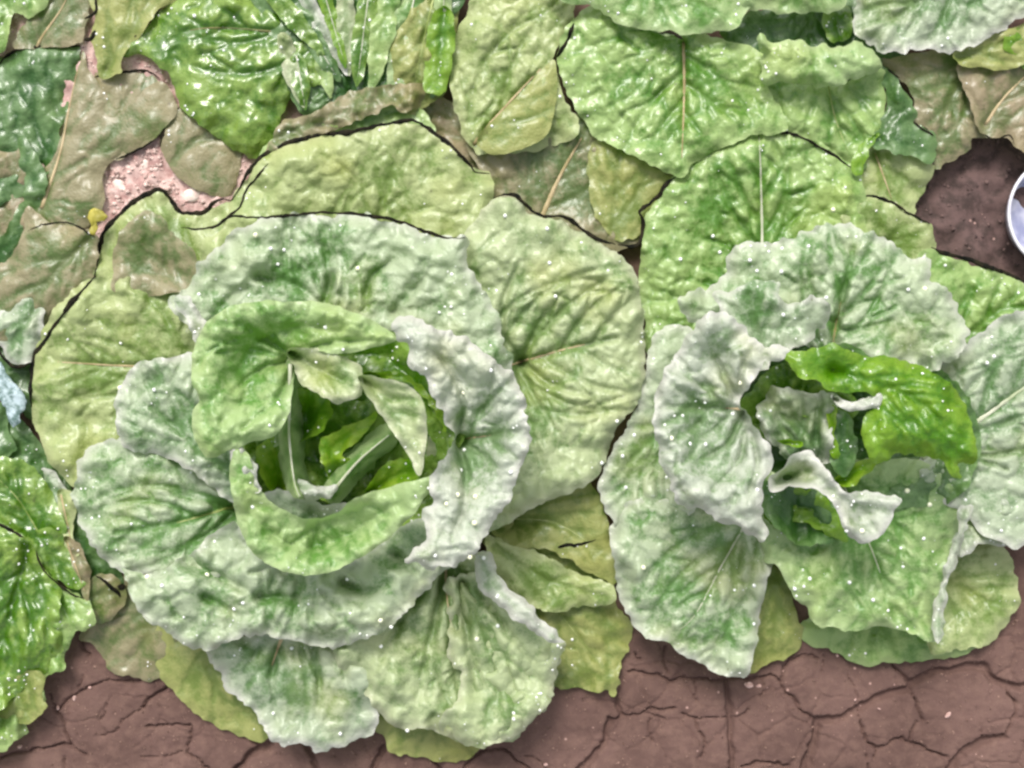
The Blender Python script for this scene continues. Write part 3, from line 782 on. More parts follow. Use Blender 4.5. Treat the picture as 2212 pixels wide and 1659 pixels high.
leaf('A', 'yellow', 84, 70, [(1050,1160),(1110,1176),(1170,1196),(1220,1222),(1270,1246),(1326,1262),(1332,1300),(1290,1310),(1240,1312),(1200,1326),(1150,1310),(1100,1290),(1066,1240)], [(1070,1180),(1180,1250),(1310,1290)], blis=5, bs=30, ruf=10, fold=14)
leaf('A', 'yellow', 60, 36, [(205,600),(206,545),(226,502),(270,452),(345,412),(384,455),(440,458),(500,440),(540,500),(540,600),(420,640),(300,640)], [(450,640),(360,520),(310,430)], blis=3, bs=36, ruf=8, roll=8,
     gap_shade=[([(205,600),(212,550),(222,505),(244,478),(268,455),(300,428),(345,410),(365,425),(385,454),(405,461),(440,457),(470,432),(500,434)], 5.6)])
leaf('A', 'tan', 92, 86, [(244,600),(246,545),(268,492),(306,458),(346,464),(380,505),(424,555),(430,620),(330,640),(250,630)], [(420,660),(340,560),(310,470)], blis=3, bs=40, ruf=6, label='small tan leaf tucked behind')
leaf('A', 'yellow', 118, 92, [(500,440),(516,408),(532,382),(562,344),(600,320),(640,306),(700,291),(740,287),(800,275),(880,262),(940,291),(985,326),(1020,362),(1058,378),(1064,430),(1040,500),(1000,620),(880,720),(640,720),(500,640),(440,560),(440,520),(480,490)],
     [(740,740),(800,520),(870,300)], blis=6, bs=44, lat=60, ruf=14, roll=12, vein=5, drops=16,
     gap_shade=[([(500,434),(515,410),(531,381),(560,343),(600,319),(640,304),(700,290),(740,287),(780,279),(830,269),(880,259),(905,265),(940,289),(985,325),(1010,350),(1026,370),(1056,376)], 5.4),
           ([(392,492),(430,494),(470,486),(500,462),(520,446),(532,412),(580,352)], 2.8)], label='yellow green rear leaf with shade lines drawn along its upper rim')
leaf('A', 'yellow', 130, 74, [(75,772),(82,738),(128,655),(165,622),(202,604),(330,598),(410,602),(460,640),(470,800),(440,920),(320,1010),(240,1062),(172,1056),(128,1024),(104,990),(88,945),(72,900),(67,850),(66,820)],
     [(480,850),(370,800),(220,788),(90,780)], ribw=5, ribcol='tan', blis=6, bs=44, lat=64, ruf=20, vein=5, roll=16, drops=10, gap_shade=[([(206,598),(180,625),(150,660),(120,700),(95,742),(75,768),(70,800),(66,850),(68,880)], 5.6)], label='rounded yellow green leaf at the left')
leaf('A', 'pale', 180, 108, [(1000,520),(1030,470),(1070,430),(1110,430),(1150,466),(1200,474),(1260,504),(1330,545),(1370,590),(1390,680),(1393,760),(1385,850),(1340,920),(1306,1000),(1290,1036),(1240,1062),(1190,1078),(1130,1110),(1060,1150),(980,1140),(930,1000),(930,760),(1000,640)],
     [(960,840),(1060,800),(1130,780),(1230,752),(1330,730)], ribw=6, ribcol='tan', ribend=0.85, blis=8, bs=36, lat=70, vein=9, ruf=18, roll=16, fold=16, drops=22, latang=62, xv=[([(1125,780),(1086,720),(1092,640),(1122,565)],10,20),([(1128,776),(1160,710),(1205,630)],9,14),([(1130,784),(1190,830),(1280,856)],9,16),([(1122,790),(1160,870),(1220,950)],10,18),([(1118,800),(1140,900),(1170,1000)],9,14)],
     gap_shade=[([(1075,424),(1110,420),(1140,446),(1172,468),(1210,465),(1236,478),(1262,500),(1300,520),(1330,528)], 4.8)], label='large fan shaped pale leaf on the right side')
leaf('A', 'grey', 170, 92, [(444,1412),(462,1440),(476,1456),(476,1484),(520,1522),(560,1562),(590,1604),(640,1610),(670,1610),(706,1624),(760,1604),(806,1580),(830,1500),(800,1400),(740,1360),(500,1370)],
     [(640,1300),(600,1400),(580,1460)], ribw=6, ribcol='tan', blis=6, bs=34, lat=56, ruf=18, roll=6, ser=5, drops=10, xv=[([(600,1400),(588,1480),(600,1560)],9,22),([(680,1400),(690,1480),(680,1560)],9,20),([(740,1400),(750,1480)],8,18),([(560,1400),(520,1460)],8,14)], label='grey green lower leaf with a ragged pinkish rim')
leaf('A', 'pale', 210, 108, [(720,1392),(736,1440),(778,1490),(826,1550),(880,1582),(920,1572),(960,1592),(1020,1612),(1090,1600),(1140,1566),(1182,1520),(1204,1440),(1224,1392),(1196,1368),(1130,1306),(1062,1255),(1030,1200),(960,1190),(880,1220),(800,1300)],
     [(960,1200),(972,1340),(1000,1450),(1020,1580)], ribw=5, ribcol='tan', ribend=0.45, blis=9, bs=40, lat=66, ruf=26, vein=10, roll=10, drops=20, latang=30, fold=10, xv=[([(960,1240),(930,1380),(900,1520)],11,30),([(975,1230),(1000,1340),(1060,1450)],10,26),([(990,1230),(1060,1320),(1130,1400)],10,26),([(930,1240),(860,1350),(810,1450)],11,26),([(985,1380),(990,1480),(1030,1560)],8,22)], label='broad ribbed front leaf spreading over the soil')
leaf('A', 'dewy', 214, 150, [(372,650),(405,628),(420,590),(444,560),(490,520),(540,484),(620,468),(730,461),(850,476),(930,502),(1005,516),(1012,560),(1040,620),(1066,670),(1084,720),(1106,780),(1100,830),(1000,800),(900,760),(820,720),(700,700),(560,700),(450,740),(424,740),(400,690)],
     [(730,860),(716,660),(690,480)], ribw=None, blis=10, bs=42, lat=62, ruf=22, vein=8, roll=10, ser=5, drops=26, latang=38, xv=[([(560,600),(630,612),(690,650)],13,30),([(700,650),(716,590),(700,530)],10,22),([(790,655),(800,600),(850,560)],11,26),([(850,670),(900,620),(940,570)],11,24),([(460,700),(500,640),(560,620)],14,28)],
     gap_shade=[([(470,484),(500,468),(560,470),(620,466),(700,459),(760,462),(850,475),(925,502),(965,513),(1004,514)], 3.8)], label='wide frosted upper leaf')
leaf('A', 'dewy', 230, 142, [(262,950),(205,962),(176,985),(160,1060),(165,1110),(190,1170),(230,1215),(280,1240),(360,1250),(460,1250),(540,1200),(560,1100),(510,1010),(420,960)],
     [(560,1080),(500,1096),(370,1132),(250,1150)], ribw=6, ribcol='green', ribend=0.6, blis=9, bs=40, lat=60, ruf=18, vein=9, roll=10, ser=5, drops=16, xv=[([(520,1090),(440,1020),(350,985)],12,30),([(510,1096),(430,1080),(340,1050)],10,18),([(510,1104),(440,1160),(380,1200)],11,22)], label='big frosted left leaf with a yellowish midrib')
leaf('A', 'grey', 250, 184, [(262,834),(300,786),(380,768),(432,766),(470,800),(470,900),(520,980),(550,1070),(510,1090),(420,1020),(340,986),(268,968),(248,900)],
     [(560,1060),(440,980),(330,880)], ribw=None, blis=9, bs=38, lat=56, ruf=16, vein=9, roll=10, drops=10)
leaf('A', 'dewy', 262, 176, [(262,1226),(276,1250),(285,1288),(312,1330),(360,1366),(420,1404),(452,1406),(500,1384),(590,1378),(660,1388),(712,1402),(770,1384),(840,1358),(892,1310),(930,1260),(990,1200),(980,1120),(860,1140),(760,1210),(640,1226),(550,1180),(500,1130),(400,1200),(330,1240)],
     [(680,1080),(650,1240),(620,1375)], ribw=None, blis=12, bs=46, lat=60, ruf=24, vein=9, roll=8, ser=4, drops=24, latang=36, xv=[([(400,1210),(480,1250),(560,1290)],14,34),([(560,1290),(640,1290),(720,1280)],12,26),([(640,1290),(636,1340)],9,18),([(740,1260),(800,1280),(850,1250)],11,24),([(440,1290),(520,1330)],10,18),([(860,1200),(900,1240)],10,20)], label='frosted front leaf with a pale pinkish rim')
leaf('A', 'frost', 236, 240, [(370,648),(398,640),(424,662),(440,690),(446,720),(432,742),(412,716),(402,690),(384,672)], [(440,735),(420,690),(380,652)], blis=4, bs=18, ruf=10, roll=8, rw=16, ser=4, dip=0, label='ragged whitish flap on the upper left rim')
leaf('A', 'frost', 262, 216, [(1040,1190),(1068,1216),(1100,1270),(1140,1300),(1190,1350),(1222,1386),(1190,1384),(1140,1352),(1090,1316),(1056,1290),(1020,1240)], [(1030,1200),(1110,1310),(1215,1384)], blis=5, bs=20, ruf=12, roll=8, rw=14, ser=4, dip=0, drops=3, label='whitish rim strip along the right of the ribbed front leaf')
leaf('A', 'pale', 226, 124, [(962,1262),(990,1244),(1040,1240),(1064,1262),(1130,1310),(1196,1370),(1224,1394),(1206,1440),(1184,1520),(1142,1566),(1092,1600),(1024,1612),(970,1592),(948,1566),(966,1530),(990,1500),(1000,1470),(980,1430),(972,1390),(966,1330)],
     [(985,1230),(1030,1330),(1070,1430),(1080,1560)], blis=8, bs=40, lat=60, ruf=22, vein=8, roll=8, ser=5, drops=10, latang=30, xv=[([(1000,1260),(1010,1380),(1030,1500)],10,26),([(1020,1260),(1090,1350),(1150,1430)],10,24),([(1080,1420),(1110,1500),(1110,1560)],9,18)], label='front lobe with a frosted left rim overlapping the broad ribbed leaf')
# heart of the left lettuce
leaf('A', 'shiny', 60, 120, [(500,780),(700,720),(900,720),(1010,900),(980,1060),(900,1160),(700,1200),(560,1160),(490,1000)], [(740,960),(760,740)], blis=8, bs=30, lat=40, ruf=20, roll=0)
leaf('A', 'shiny', 120, 214, [(700,730),(860,720),(900,770),(960,860),(1000,940),(960,1010),(930,940),(880,860),(800,820),(720,800)], [(760,900),(860,790),(960,880)], blis=6, bs=30, lat=40, ruf=10, drops=6, roll=0)
leaf('A', 'bright', 200, 222, [(790,806),(850,800),(900,822),(940,862),(960,896),(968,926),(956,932),(940,900),(915,860),(870,824),(800,818)], [(800,812),(905,840),(962,928)], blis=3, bs=16, lat=24, ruf=8, ser=4, roll=4, label='thin yellow green leaf edge curving through the heart')
leaf('A', 'shiny', 110, 128, [(640,840),(740,860),(840,880),(900,960),(900,1060),(820,1090),(720,1090),(650,1040),(620,940)], [(740,1100),(760,960),(740,850)], blis=8, bs=30, lat=40, ruf=24, roll=0)
leaf('A', 'bright', 178, 190, [(690,960),(720,930),(790,900),(820,880),(800,930),(740,980),(770,1010),(730,1050),(700,1010)], [(720,1050),(740,960),(800,890)], blis=6, bs=22, lat=30, ruf=16)
leaf('A', 'bright', 160, 176, [(790,1060),(830,1000),(890,990),(910,1030),(870,1060),(810,1075)], [(790,1060),(900,1010)], blis=6, bs=22, lat=30, ruf=14)
leaf('A', 'bright', 160, 172, [(560,960),(610,930),(632,980),(630,1060),(590,1060),(560,1010)], [(600,1060),(600,940)], blis=5, bs=22, lat=30, ruf=14)
leaf('A', 'vivid', 160, 190, [(630,840),(700,850),(720,890),(690,930),(640,950),(610,900)], [(660,960),(670,850)], blis=5, bs=24, ruf=10)
leaf('A', 'mint', 190, 226, [(700,1052),(722,1010),(776,956),(838,914),(860,930),(846,968),(796,1018),(752,1066),(716,1086)], [(712,1074),(736,1040),(780,990),(840,940)], blis=3, ruf=8, bs=20, fold=-320, dip=0, ribw=4.5, ribcol='pale', ribend=1.0, label='folded inner leaf with a pale upright edge')
leaf('A', 'grey', 160, 200, [(560,1070),(620,1060),(700,1090),(760,1090),(800,1100),(740,1150),(660,1170),(590,1150),(550,1110)], [(680,1060),(660,1160)], blis=7, bs=30, ruf=12, drops=4)
leaf('A', 'mint', 130, 340, [(414,800),(420,752),(440,706),(480,671),(540,654),(610,650),(680,651),(740,665),(800,690),(852,724),(846,742),(800,752),(750,764),(700,760),(640,768),(634,840),(620,905),(590,940),(540,957),(490,974),(452,990),(426,960),(415,895),(430,862),(414,830)],
     [(650,790),(600,745),(500,690)], ribw=None, blis=12, bs=40, lat=50, ruf=14, vein=12, roll=46, rw=50, dip=60, p=0.75, xv=[([(636,776),(560,800),(500,850)],9,26),([(636,790),(600,860),(520,930)],9,26),([(628,766),(560,730),(500,730)],8,18),([(640,762),(720,740),(820,735)],8,16)], ser=1.6, drops=8, latang=44, label='bright green cupped leaf ringing the heart with a rolled rim')
leaf('A', 'pale', 270, 300, [(622,756),(680,752),(730,768),(774,792),(784,822),(778,858),(730,870),(690,850),(650,826),(632,790)], [(625,762),(700,800),(780,850)], ribw=None, blis=6, bs=30, lat=36, ruf=12, roll=16, rw=30, drops=3)
leaf('A', 'pale', 300, 322, [(774,812),(830,816),(880,830),(912,862),(922,910),(920,960),(908,1026),(890,1000),(868,960),(830,906),(796,860)], [(778,818),(850,900),(908,1020)], ribw=None, blis=5, bs=26, lat=36, ruf=10, fold=20, roll=10, rw=26, ser=1.5, label='pale pointed folded leaf over the heart')
leaf('A', 'mint', 262, 250, [(612,790),(640,780),(652,830),(656,920),(660,1000),(676,1060),(650,1076),(622,1056),(604,990),(600,880)], [(627,786),(626,860),(624,930),(630,1000),(638,1050),(648,1072)], ribw=5.0, ribcol='pale', ribend=1.0, fold=-420, blis=3, bs=16, lat=30, ruf=10, rs=40, roll=0, ser=2, dip=0, label='upright inner leaf seen along its narrow whitish edge')
leaf('A', 'frost', 236, 232, [(636,1036),(670,1040),(700,1050),(730,1044),(724,1064),(700,1078),(668,1084),(640,1066)], [(640,1050),(720,1056)], blis=4, bs=14, ruf=10, dip=0, roll=14, rw=14)
leaf('A', 'mint', 110, 335, [(506,968),(526,964),(545,1006),(552,1040),(580,1080),(630,1110),(680,1122),(730,1104),(752,1082),(800,1062),(850,1050),(896,1040),(940,1028),(928,1060),(900,1100),(860,1144),(800,1192),(740,1226),(680,1244),(620,1236),(560,1206),(530,1168),(512,1120),(500,1060),(498,1000)],
     [(690,1090),(680,1160),(670,1236)], ribw=None, blis=9, bs=34, lat=44, ruf=16, vein=7, roll=46, rw=44, p=0.8, ser=1.6, drops=8, latang=60, label='green curved leaf closing the heart from below')
leaf('A', 'frost', 200, 356, [(848,706),(880,684),(920,690),(960,714),(1020,736),(1080,780),(1116,820),(1134,870),(1143,940),(1136,985),(1112,1030),(1092,1090),(1052,1140),(1042,1180),(1004,1222),(950,1224),(905,1222),(878,1208),(914,1170),(918,1110),(936,1080),(932,1036),(956,990),(986,948),(966,905),(940,860),(915,812),(888,786),(874,744)],
     [(990,950),(1060,940),(1130,930)], ribw=4, ribcol='tan', ribend=0.6, blis=12, bs=34, lat=46, ruf=18, vein=12, roll=44, rw=50, p=0.7, xv=[([(985,946),(1000,880),(985,820),(940,760)],9,24),([(985,950),(1005,1020),(1000,1100),(975,1170)],10,26),([(990,948),(1060,1000),(1080,1050)],8,14)], ser=5, drops=14, latang=62, label='whitish frosted leaf arching round the right of the heart')

leaf('A', 'frost', 296, 306, [(502,990),(508,970),(524,964),(536,976),(548,1000),(560,1030),(564,1060),(552,1064),(530,1020),(512,1010)], [(556,1060),(514,976)], blis=5, bs=14, ruf=10, rs=30, dip=0, roll=8, rw=12, ser=4)
leaf('A', 'mint', 150, 176, [(560,840),(610,800),(640,830),(640,900),(600,960),(550,960)], [(560,960),(610,820)], blis=6, bs=22, ruf=12, dip=0)
# --- right lettuce, from the outside inwards
leaf('B', 'lime', 50, 16, [(1730,1340),(1742,1388),(1790,1402),(1840,1428),(1900,1436),(1980,1432),(2060,1418),(2110,1396),(2080,1330),(1900,1300)], [(1900,1240),(1880,1430)], blis=4, bs=30, ruf=8, roll=4, label='lime outer leaf under the front leaf')
leaf('B', 'yellow', 90, 36, [(2010,1200),(2060,1182),(2120,1174),(2166,1184),(2192,1226),(2202,1290),(2184,1340),(2146,1384),(2100,1400),(2050,1410),(2010,1400),(1980,1300)], [(1980,1230),(2080,1270),(2180,1330)], blis=6, bs=28, lat=40, ruf=8, drops=4, ser=4, label='yellow green rounded leaf at the lower right')
leaf('B', 'olive', 70, 26, [(1610,1455),(1650,1440),(1690,1424),(1722,1400),(1732,1366),(1710,1290),(1680,1220),(1630,1230),(1600,1340)], [(1660,1220),(1680,1330),(1650,1440)], blis=4, bs=30, ruf=8, drops=3)
leaf('B', 'lime', 112, 66, [(1376,620),(1384,545),(1390,480),(1410,440),(1440,404),(1480,360),(1520,332),(1560,311),(1600,296),(1640,285),(1720,290),(1790,323),(1856,372),(1870,440),(1860,560),(1700,640),(1560,760),(1460,800),(1400,760),(1392,690)],
     [(1640,640),(1646,520),(1644,400),(1640,292)], ribw=6, ribcol='pale', ribend=1.0, blis=9, bs=36, lat=60, ruf=14, vein=6, roll=8, drops=24,
     gap_shade=[([(1466,379),(1442,394),(1426,420),(1402,440),(1382,456),(1390,480),(1386,516),(1370,532),(1334,528)], 4.8), ([(1655,283),(1700,286),(1740,300),(1790,328),(1840,362)], 3.2)], label='rear lime leaf with a pale straight midrib')
leaf('B', 'yellow', 96, 74, [(1820,470),(1846,434),(1890,424),(1930,438),(1970,466),(2010,486),(2018,540),(2040,600),(1960,620),(1860,560)], [(1840,600),(1960,480)], blis=4, bs=36, ruf=8, drops=6,
     gap_shade=[([(1845,430),(1880,424),(1920,434),(1970,464),(2008,482)], 3.4)])
leaf('B', 'lime', 120, 96, [(1980,560),(2012,540),(2050,552),(2100,568),(2150,582),(2212,612),(2300,680),(2320,800),(2240,860),(2100,860),(2040,760),(2020,640)], [(2000,800),(2120,700),(2220,620)], blis=7, bs=34, ruf=14, drops=10, lat=50,
     gap_shade=[([(2012,534),(2040,548),(2080,556),(2130,575),(2175,591),(2220,612)], 5.2)])
leaf('B', 'dewy', 140, 110, [(1400,750),(1450,700),(1520,740),(1520,900),(1500,1100),(1420,1160),(1340,1150),(1300,1080),(1296,1030),(1330,960),(1376,880),(1390,820)], [(1540,900),(1430,930),(1320,1040)], blis=7, bs=32, lat=46, ruf=14, vein=6, drops=10)
leaf('B', 'grey', 186, 130, [(2040,780),(2090,740),(2140,700),(2200,672),(2290,680),(2340,900),(2320,1080),(2212,1180),(2140,1160),(2060,1100),(1990,1060),(2000,900)],
     [(1960,1010),(2100,918),(2212,838),(2320,760)], ribw=9, ribcol='pale', blis=7, bs=30, lat=60, ruf=14, vein=7, drops=14, label='right outer leaf with a thick whitish midrib')
leaf('B', 'grey', 168, 120, [(1980,1040),(2080,1060),(2200,1080),(2290,1100),(2240,1150),(2200,1180),(2120,1176),(2070,1200),(2000,1180),(1940,1100)], [(1940,1040),(2060,1100),(2200,1130)], blis=8, bs=24, ruf=14, drops=8)
leaf('B', 'dewy', 214, 108, [(1318,1160),(1330,1110),(1400,1070),(1500,1080),(1600,1120),(1680,1160),(1664,1230),(1650,1290),(1636,1370),(1616,1454),(1572,1463),(1520,1440),(1480,1416),(1440,1392),(1402,1380),(1366,1354),(1360,1332),(1336,1290),(1326,1230)],
     [(1640,1080),(1560,1220),(1500,1330),(1440,1380)], ribw=3, ribcol='pale', blis=8, bs=30, lat=46, ruf=18, vein=7, drops=16, label='lower left leaf with a pointed frosted corner')
leaf('B', 'mint', 232, 130, [(1636,1040),(1700,1020),(1780,1000),(1900,990),(2010,1000),(2098,1100),(2080,1150),(2062,1200),(2046,1262),(2030,1330),(2030,1386),(1960,1366),(1900,1352),(1850,1362),(1776,1352),(1738,1310),(1700,1268),(1672,1220),(1650,1200)],
     [(1800,1000),(1880,1180),(1940,1350)], ribw=5, ribcol='pale', ribend=0.7, blis=7, bs=30, lat=50, ruf=16, vein=7, roll=4, drops=22, label='wide front leaf with squared lower edge')
leaf('B', 'grey', 166, 170, [(2072,1100),(2084,1094),(2100,1094),(2090,1130),(2072,1190),(2052,1250),(2040,1310),(2032,1384),(2020,1384),(2018,1330),(2028,1270),(2046,1200),(2060,1150)], [(2080,1096),(2046,1220),(2026,1380)], blis=6, bs=20, lat=30, ruf=14, ser=4, dip=0, roll=10, rw=14, label='frosted raised rim along the side of the wide front leaf')
# bowl
leaf('B', 'deep', 90, 150, [(1560,780),(1700,720),(1900,740),(2060,820),(2120,960),(2060,1080),(1900,1100),(1740,1100),(1620,1060),(1560,940)], [(1800,940),(1800,740)], blis=8, bs=30, lat=40, ruf=20, roll=0)
leaf('B', 'shiny', 130, 190, [(1590,880),(1640,820),(1680,790),(1740,790),(1800,830),(1850,860),(1840,900),(1700,900),(1640,960),(1600,920)], [(1700,960),(1700,800)], blis=6, bs=24, lat=34, ruf=12)
leaf('B', 'dewy', 250, 196, [(1470,640),(1550,610),(1560,570),(1600,535),(1660,516),(1700,520),(1750,492),(1830,488),(1880,500),(1930,530),(1962,552),(2000,546),(2008,590),(2044,632),(2070,680),(2086,724),(2072,764),(2040,790),(1990,800),(1940,790),(1850,780),(1770,760),(1700,748),(1600,700),(1500,700)],
     [(1796,800),(1806,700),(1834,580),(1850,500)], ribw=7, ribcol='dark', ribend=0.5, blis=8, bs=34, lat=46, ruf=18, vein=8, roll=10, ser=6, drops=24, xv=[([(1800,740),(1808,690),(1832,590)],10,30),([(1808,690),(1850,660),(1900,640)],7,16),([(1800,712),(1860,710),(1930,690)],7,14),([(1806,700),(1750,650),(1730,600)],7,14)], label='wide frosted top leaf with a green midrib wedge')
leaf('B', 'grey', 276, 262, [(1546,630),(1580,622),(1630,612),(1680,604),(1688,640),(1710,650),(1750,640),(1790,660),(1786,700),(1760,730),(1720,752),(1690,770),(1640,800),(1580,820),(1540,760),(1552,690)], [(1660,820),(1610,630)], blis=7, bs=24, lat=34, ruf=18, roll=16, rw=30, drops=6, ser=5, label='small grey green flap beside the midrib')
leaf('B', 'deep', 200, 206, [(1690,790),(1720,760),(1800,740),(1860,756),(1900,800),(1840,830),(1760,820)], [(1700,790),(1880,790)], blis=5, bs=24, ruf=10)
leaf('B', 'vivid', 262, 330, [(1690,762),(1740,752),(1800,740),(1850,760),(1920,772),(1990,790),(2046,824),(2084,876),(2104,940),(2112,994),(2080,1000),(2068,1004),(2078,1030),(2060,1036),(2040,1000),(1990,985),(1940,985),(1890,1000),(1868,950),(1862,900),(1900,870),(1870,850),(1810,850),(1760,826),(1720,806)],
     [(1800,800),(1900,830),(2000,880),(2090,980)], ribw=None, blis=6, bs=30, lat=36, ruf=14, vein=6, roll=40, rw=60, ser=3, drops=12, latang=44, dip=10, label='vivid saturated green inner leaf')
leaf('B', 'grey', 196, 226, [(1628,888),(1660,842),(1700,828),(1748,846),(1800,850),(1806,880),(1792,930),(1796,984),(1764,1010),(1742,1000),(1700,996),(1668,960),(1650,930)], [(1760,1020),(1720,920),(1700,840)], blis=8, bs=26, lat=34, ruf=26, rs=50, drops=4, ser=5, roll=20, rw=26, xv=[([(1750,1010),(1700,930),(1660,890)],9,24),([(1770,1000),(1764,920),(1770,860)],8,20)])
leaf('B', 'deep', 216, 214, [(1790,900),(1830,890),(1850,940),(1846,1000),(1820,1030),(1796,1000)], [(1820,1030),(1815,895)], blis=5, bs=22, ruf=12, dip=0)
leaf('B', 'bright', 226, 230, [(1792,880),(1806,880),(1802,930),(1812,980),(1798,992),(1786,950)], [(1796,884),(1800,990)], blis=3, bs=16, ruf=8, dip=0)
leaf('B', 'frost', 300, 312, [(1796,850),(1840,868),(1870,860),(1896,848),(1910,860),(1900,878),(1860,886),(1830,890),(1800,870)], [(1800,860),(1900,862)], blis=2, bs=16, ruf=6, roll=20, rw=14, ser=2, label='little curled whitish leaf tip')
leaf('B', 'bright', 200, 200, [(1800,1040),(1830,1010),(1880,990),(1900,1000),(1870,1030),(1830,1050)], [(1800,1045),(1890,995)], blis=5, bs=18, ruf=8)
leaf('B', 'bright', 230, 236, [(1676,952),(1700,948),(1732,956),(1728,966),(1700,964)], [(1678,955),(1730,962)], blis=2, ruf=4)
leaf('B', 'deep', 200, 196, [(1650,1050),(1700,1030),(1760,1050),(1800,1100),(1810,1160),(1740,1180),(1690,1150),(1650,1110)], [(1720,1180),(1720,1040)], blis=6, bs=26, ruf=10, drops=3)
leaf('B', 'vivid', 190, 190, [(1645,1070),(1700,1050),(1780,1070),(1830,1150),(1820,1170),(1740,1130),(1660,1130)], [(1650,1090),(1800,1140)], blis=6, bs=26, ruf=10)
leaf('B', 'frost', 236, 302, [(1662,1036),(1690,1010),(1706,984),(1745,972),(1770,994),(1790,1016),(1806,1044),(1832,1060),(1868,1056),(1910,1066),(1946,1076),(1938,1098),(1906,1152),(1866,1173),(1840,1162),(1822,1140),(1806,1100),(1784,1073),(1742,1052),(1704,1052),(1670,1062)],
     [(1700,1030),(1800,1065),(1880,1110)], ribw=None, blis=5, bs=22, lat=26, ruf=16, vein=5, roll=22, rw=26, ser=2.5, drops=8, label='wavy whitish folded leaf below the heart')
leaf('B', 'frost', 268, 330, [(1418,862),(1430,820),(1464,762),(1492,720),(1516,682),(1556,672),(1592,690),(1640,740),(1690,742),(1704,766),(1640,800),(1612,858),(1604,880),(1630,915),(1656,960),(1667,990),(1660,1030),(1644,1064),(1652,1164),(1592,1142),(1530,1112),(1472,1090),(1440,1040),(1420,980),(1414,920)],
     [(1610,884),(1540,880),(1430,880)], ribw=4, ribcol='tan', ribend=0.35, blis=11, bs=34, lat=40, ruf=22, vein=10, roll=30, rw=50, ser=4, drops=14, latang=58, dip=110, xv=[([(1608,890),(1570,960),(1500,1000)],9,22),([(1612,900),(1600,990),(1540,1060)],9,22),([(1620,910),(1636,1000),(1610,1090)],8,20),([(1604,874),(1560,800),(1530,740)],10,24),([(1606,868),(1600,800),(1620,760)],8,18)], label='ruffled frosted leaf curling out on the left of the heart')
#LEAVES_END

# ------------------------------------------------------------------ dew
ico_v, ico_f = [], []
def _dome(seg=8, rings=3):
    V = [(0, 0, 1.0)]; F = []
    for r in range(1, rings + 1):
        a = r / rings * math.radians(105)
        for k in range(seg):
            b = 2 * math.pi * k / seg
            V.append((math.sin(a) * math.cos(b), math.sin(a) * math.sin(b), math.cos(a)))
    for k in range(seg):
        F.append((0, 1 + k, 1 + (k + 1) % seg))
    for r in range(rings - 1):
        for k in range(seg):
            a = 1 + r * seg + k; b = 1 + r * seg + (k + 1) % seg
            F.append((a, a + seg, b + seg)); F.append((a, b + seg, b))
    return np.array(V), np.array(F)
DV, DF = _dome()
BRIGHT = [(552,508,1),(585,537,0),(613,540,0),(600,570,0),(773,580,1),(976,593,0),(430,636,0),(703,707,0),(1091,466,0),(1182,494,0),(1187,568,0),(259,838,1),(333,842,0),(1003,848,1),(1003,972,0),
          (1103,1020,0),(988,1069,1),(1027,1073,1),(965,1088,1),(1025,1130,1),(1015,1203,1),(545,1095,0),(318,1246,1),(350,1265,0),(822,1340,1),(845,1354,0),(1030,1380,1),(823,1396,0),(1075,1352,0),(1110,1540,0),
          (1110,1553,0),(880,1578,0),(1800,453,1),(1690,537,0),(1747,532,0),(1620,562,0),(1688,587,0),(1962,625,0),(1998,624,1),(1785,643,0),(1692,680,0),(1598,827,1),(1450,947,1),(1490,959,0),(1524,960,0),
          (1583,894,0),(1636,1058,0),(2132,784,0),(2147,770,0),(2008,1090,1),(1829,1146,0),(1862,1147,1),(1995,1163,0),(1886,1296,0),(1749,1250,0),(1835,1258,0),(1717,1272,0),(1629,1265,0),(1628,1348,0),
          (1390,1226,1),(1352,1053,0),(750,1251,0),(447,1242,1),(506,1315,0),(525,1302,0),(590,1541,0),(630,1400,0),(735,1585,0),(1370,940,0),(1345,985,0),(1333,910,0),(1300,1000,0),(420,34,0),(2085,1080,0),
          (1960,1060,1),(1540,510,0),(1555,545,0),(1635,585,0),(1470,560,0),(995,1016,0),(1045,1205,0),(940,1200,0),(1060,800,0),(1200,640,0)]
picked = {}
for bx, by, warm in BRIGHT:
    best = None
    for L in LEAVES:
        d = (L.x - bx) ** 2 + (L.y - by) ** 2
        k = int(d.argmin())
        if d[k] < 60 and (best is None or L.z[k] > best[1]):
            best = (L, L.z[k])
    if best: picked.setdefault(best[0].i, []).append((bx, by, best[1], 5.6 if warm else 4.4, warm))
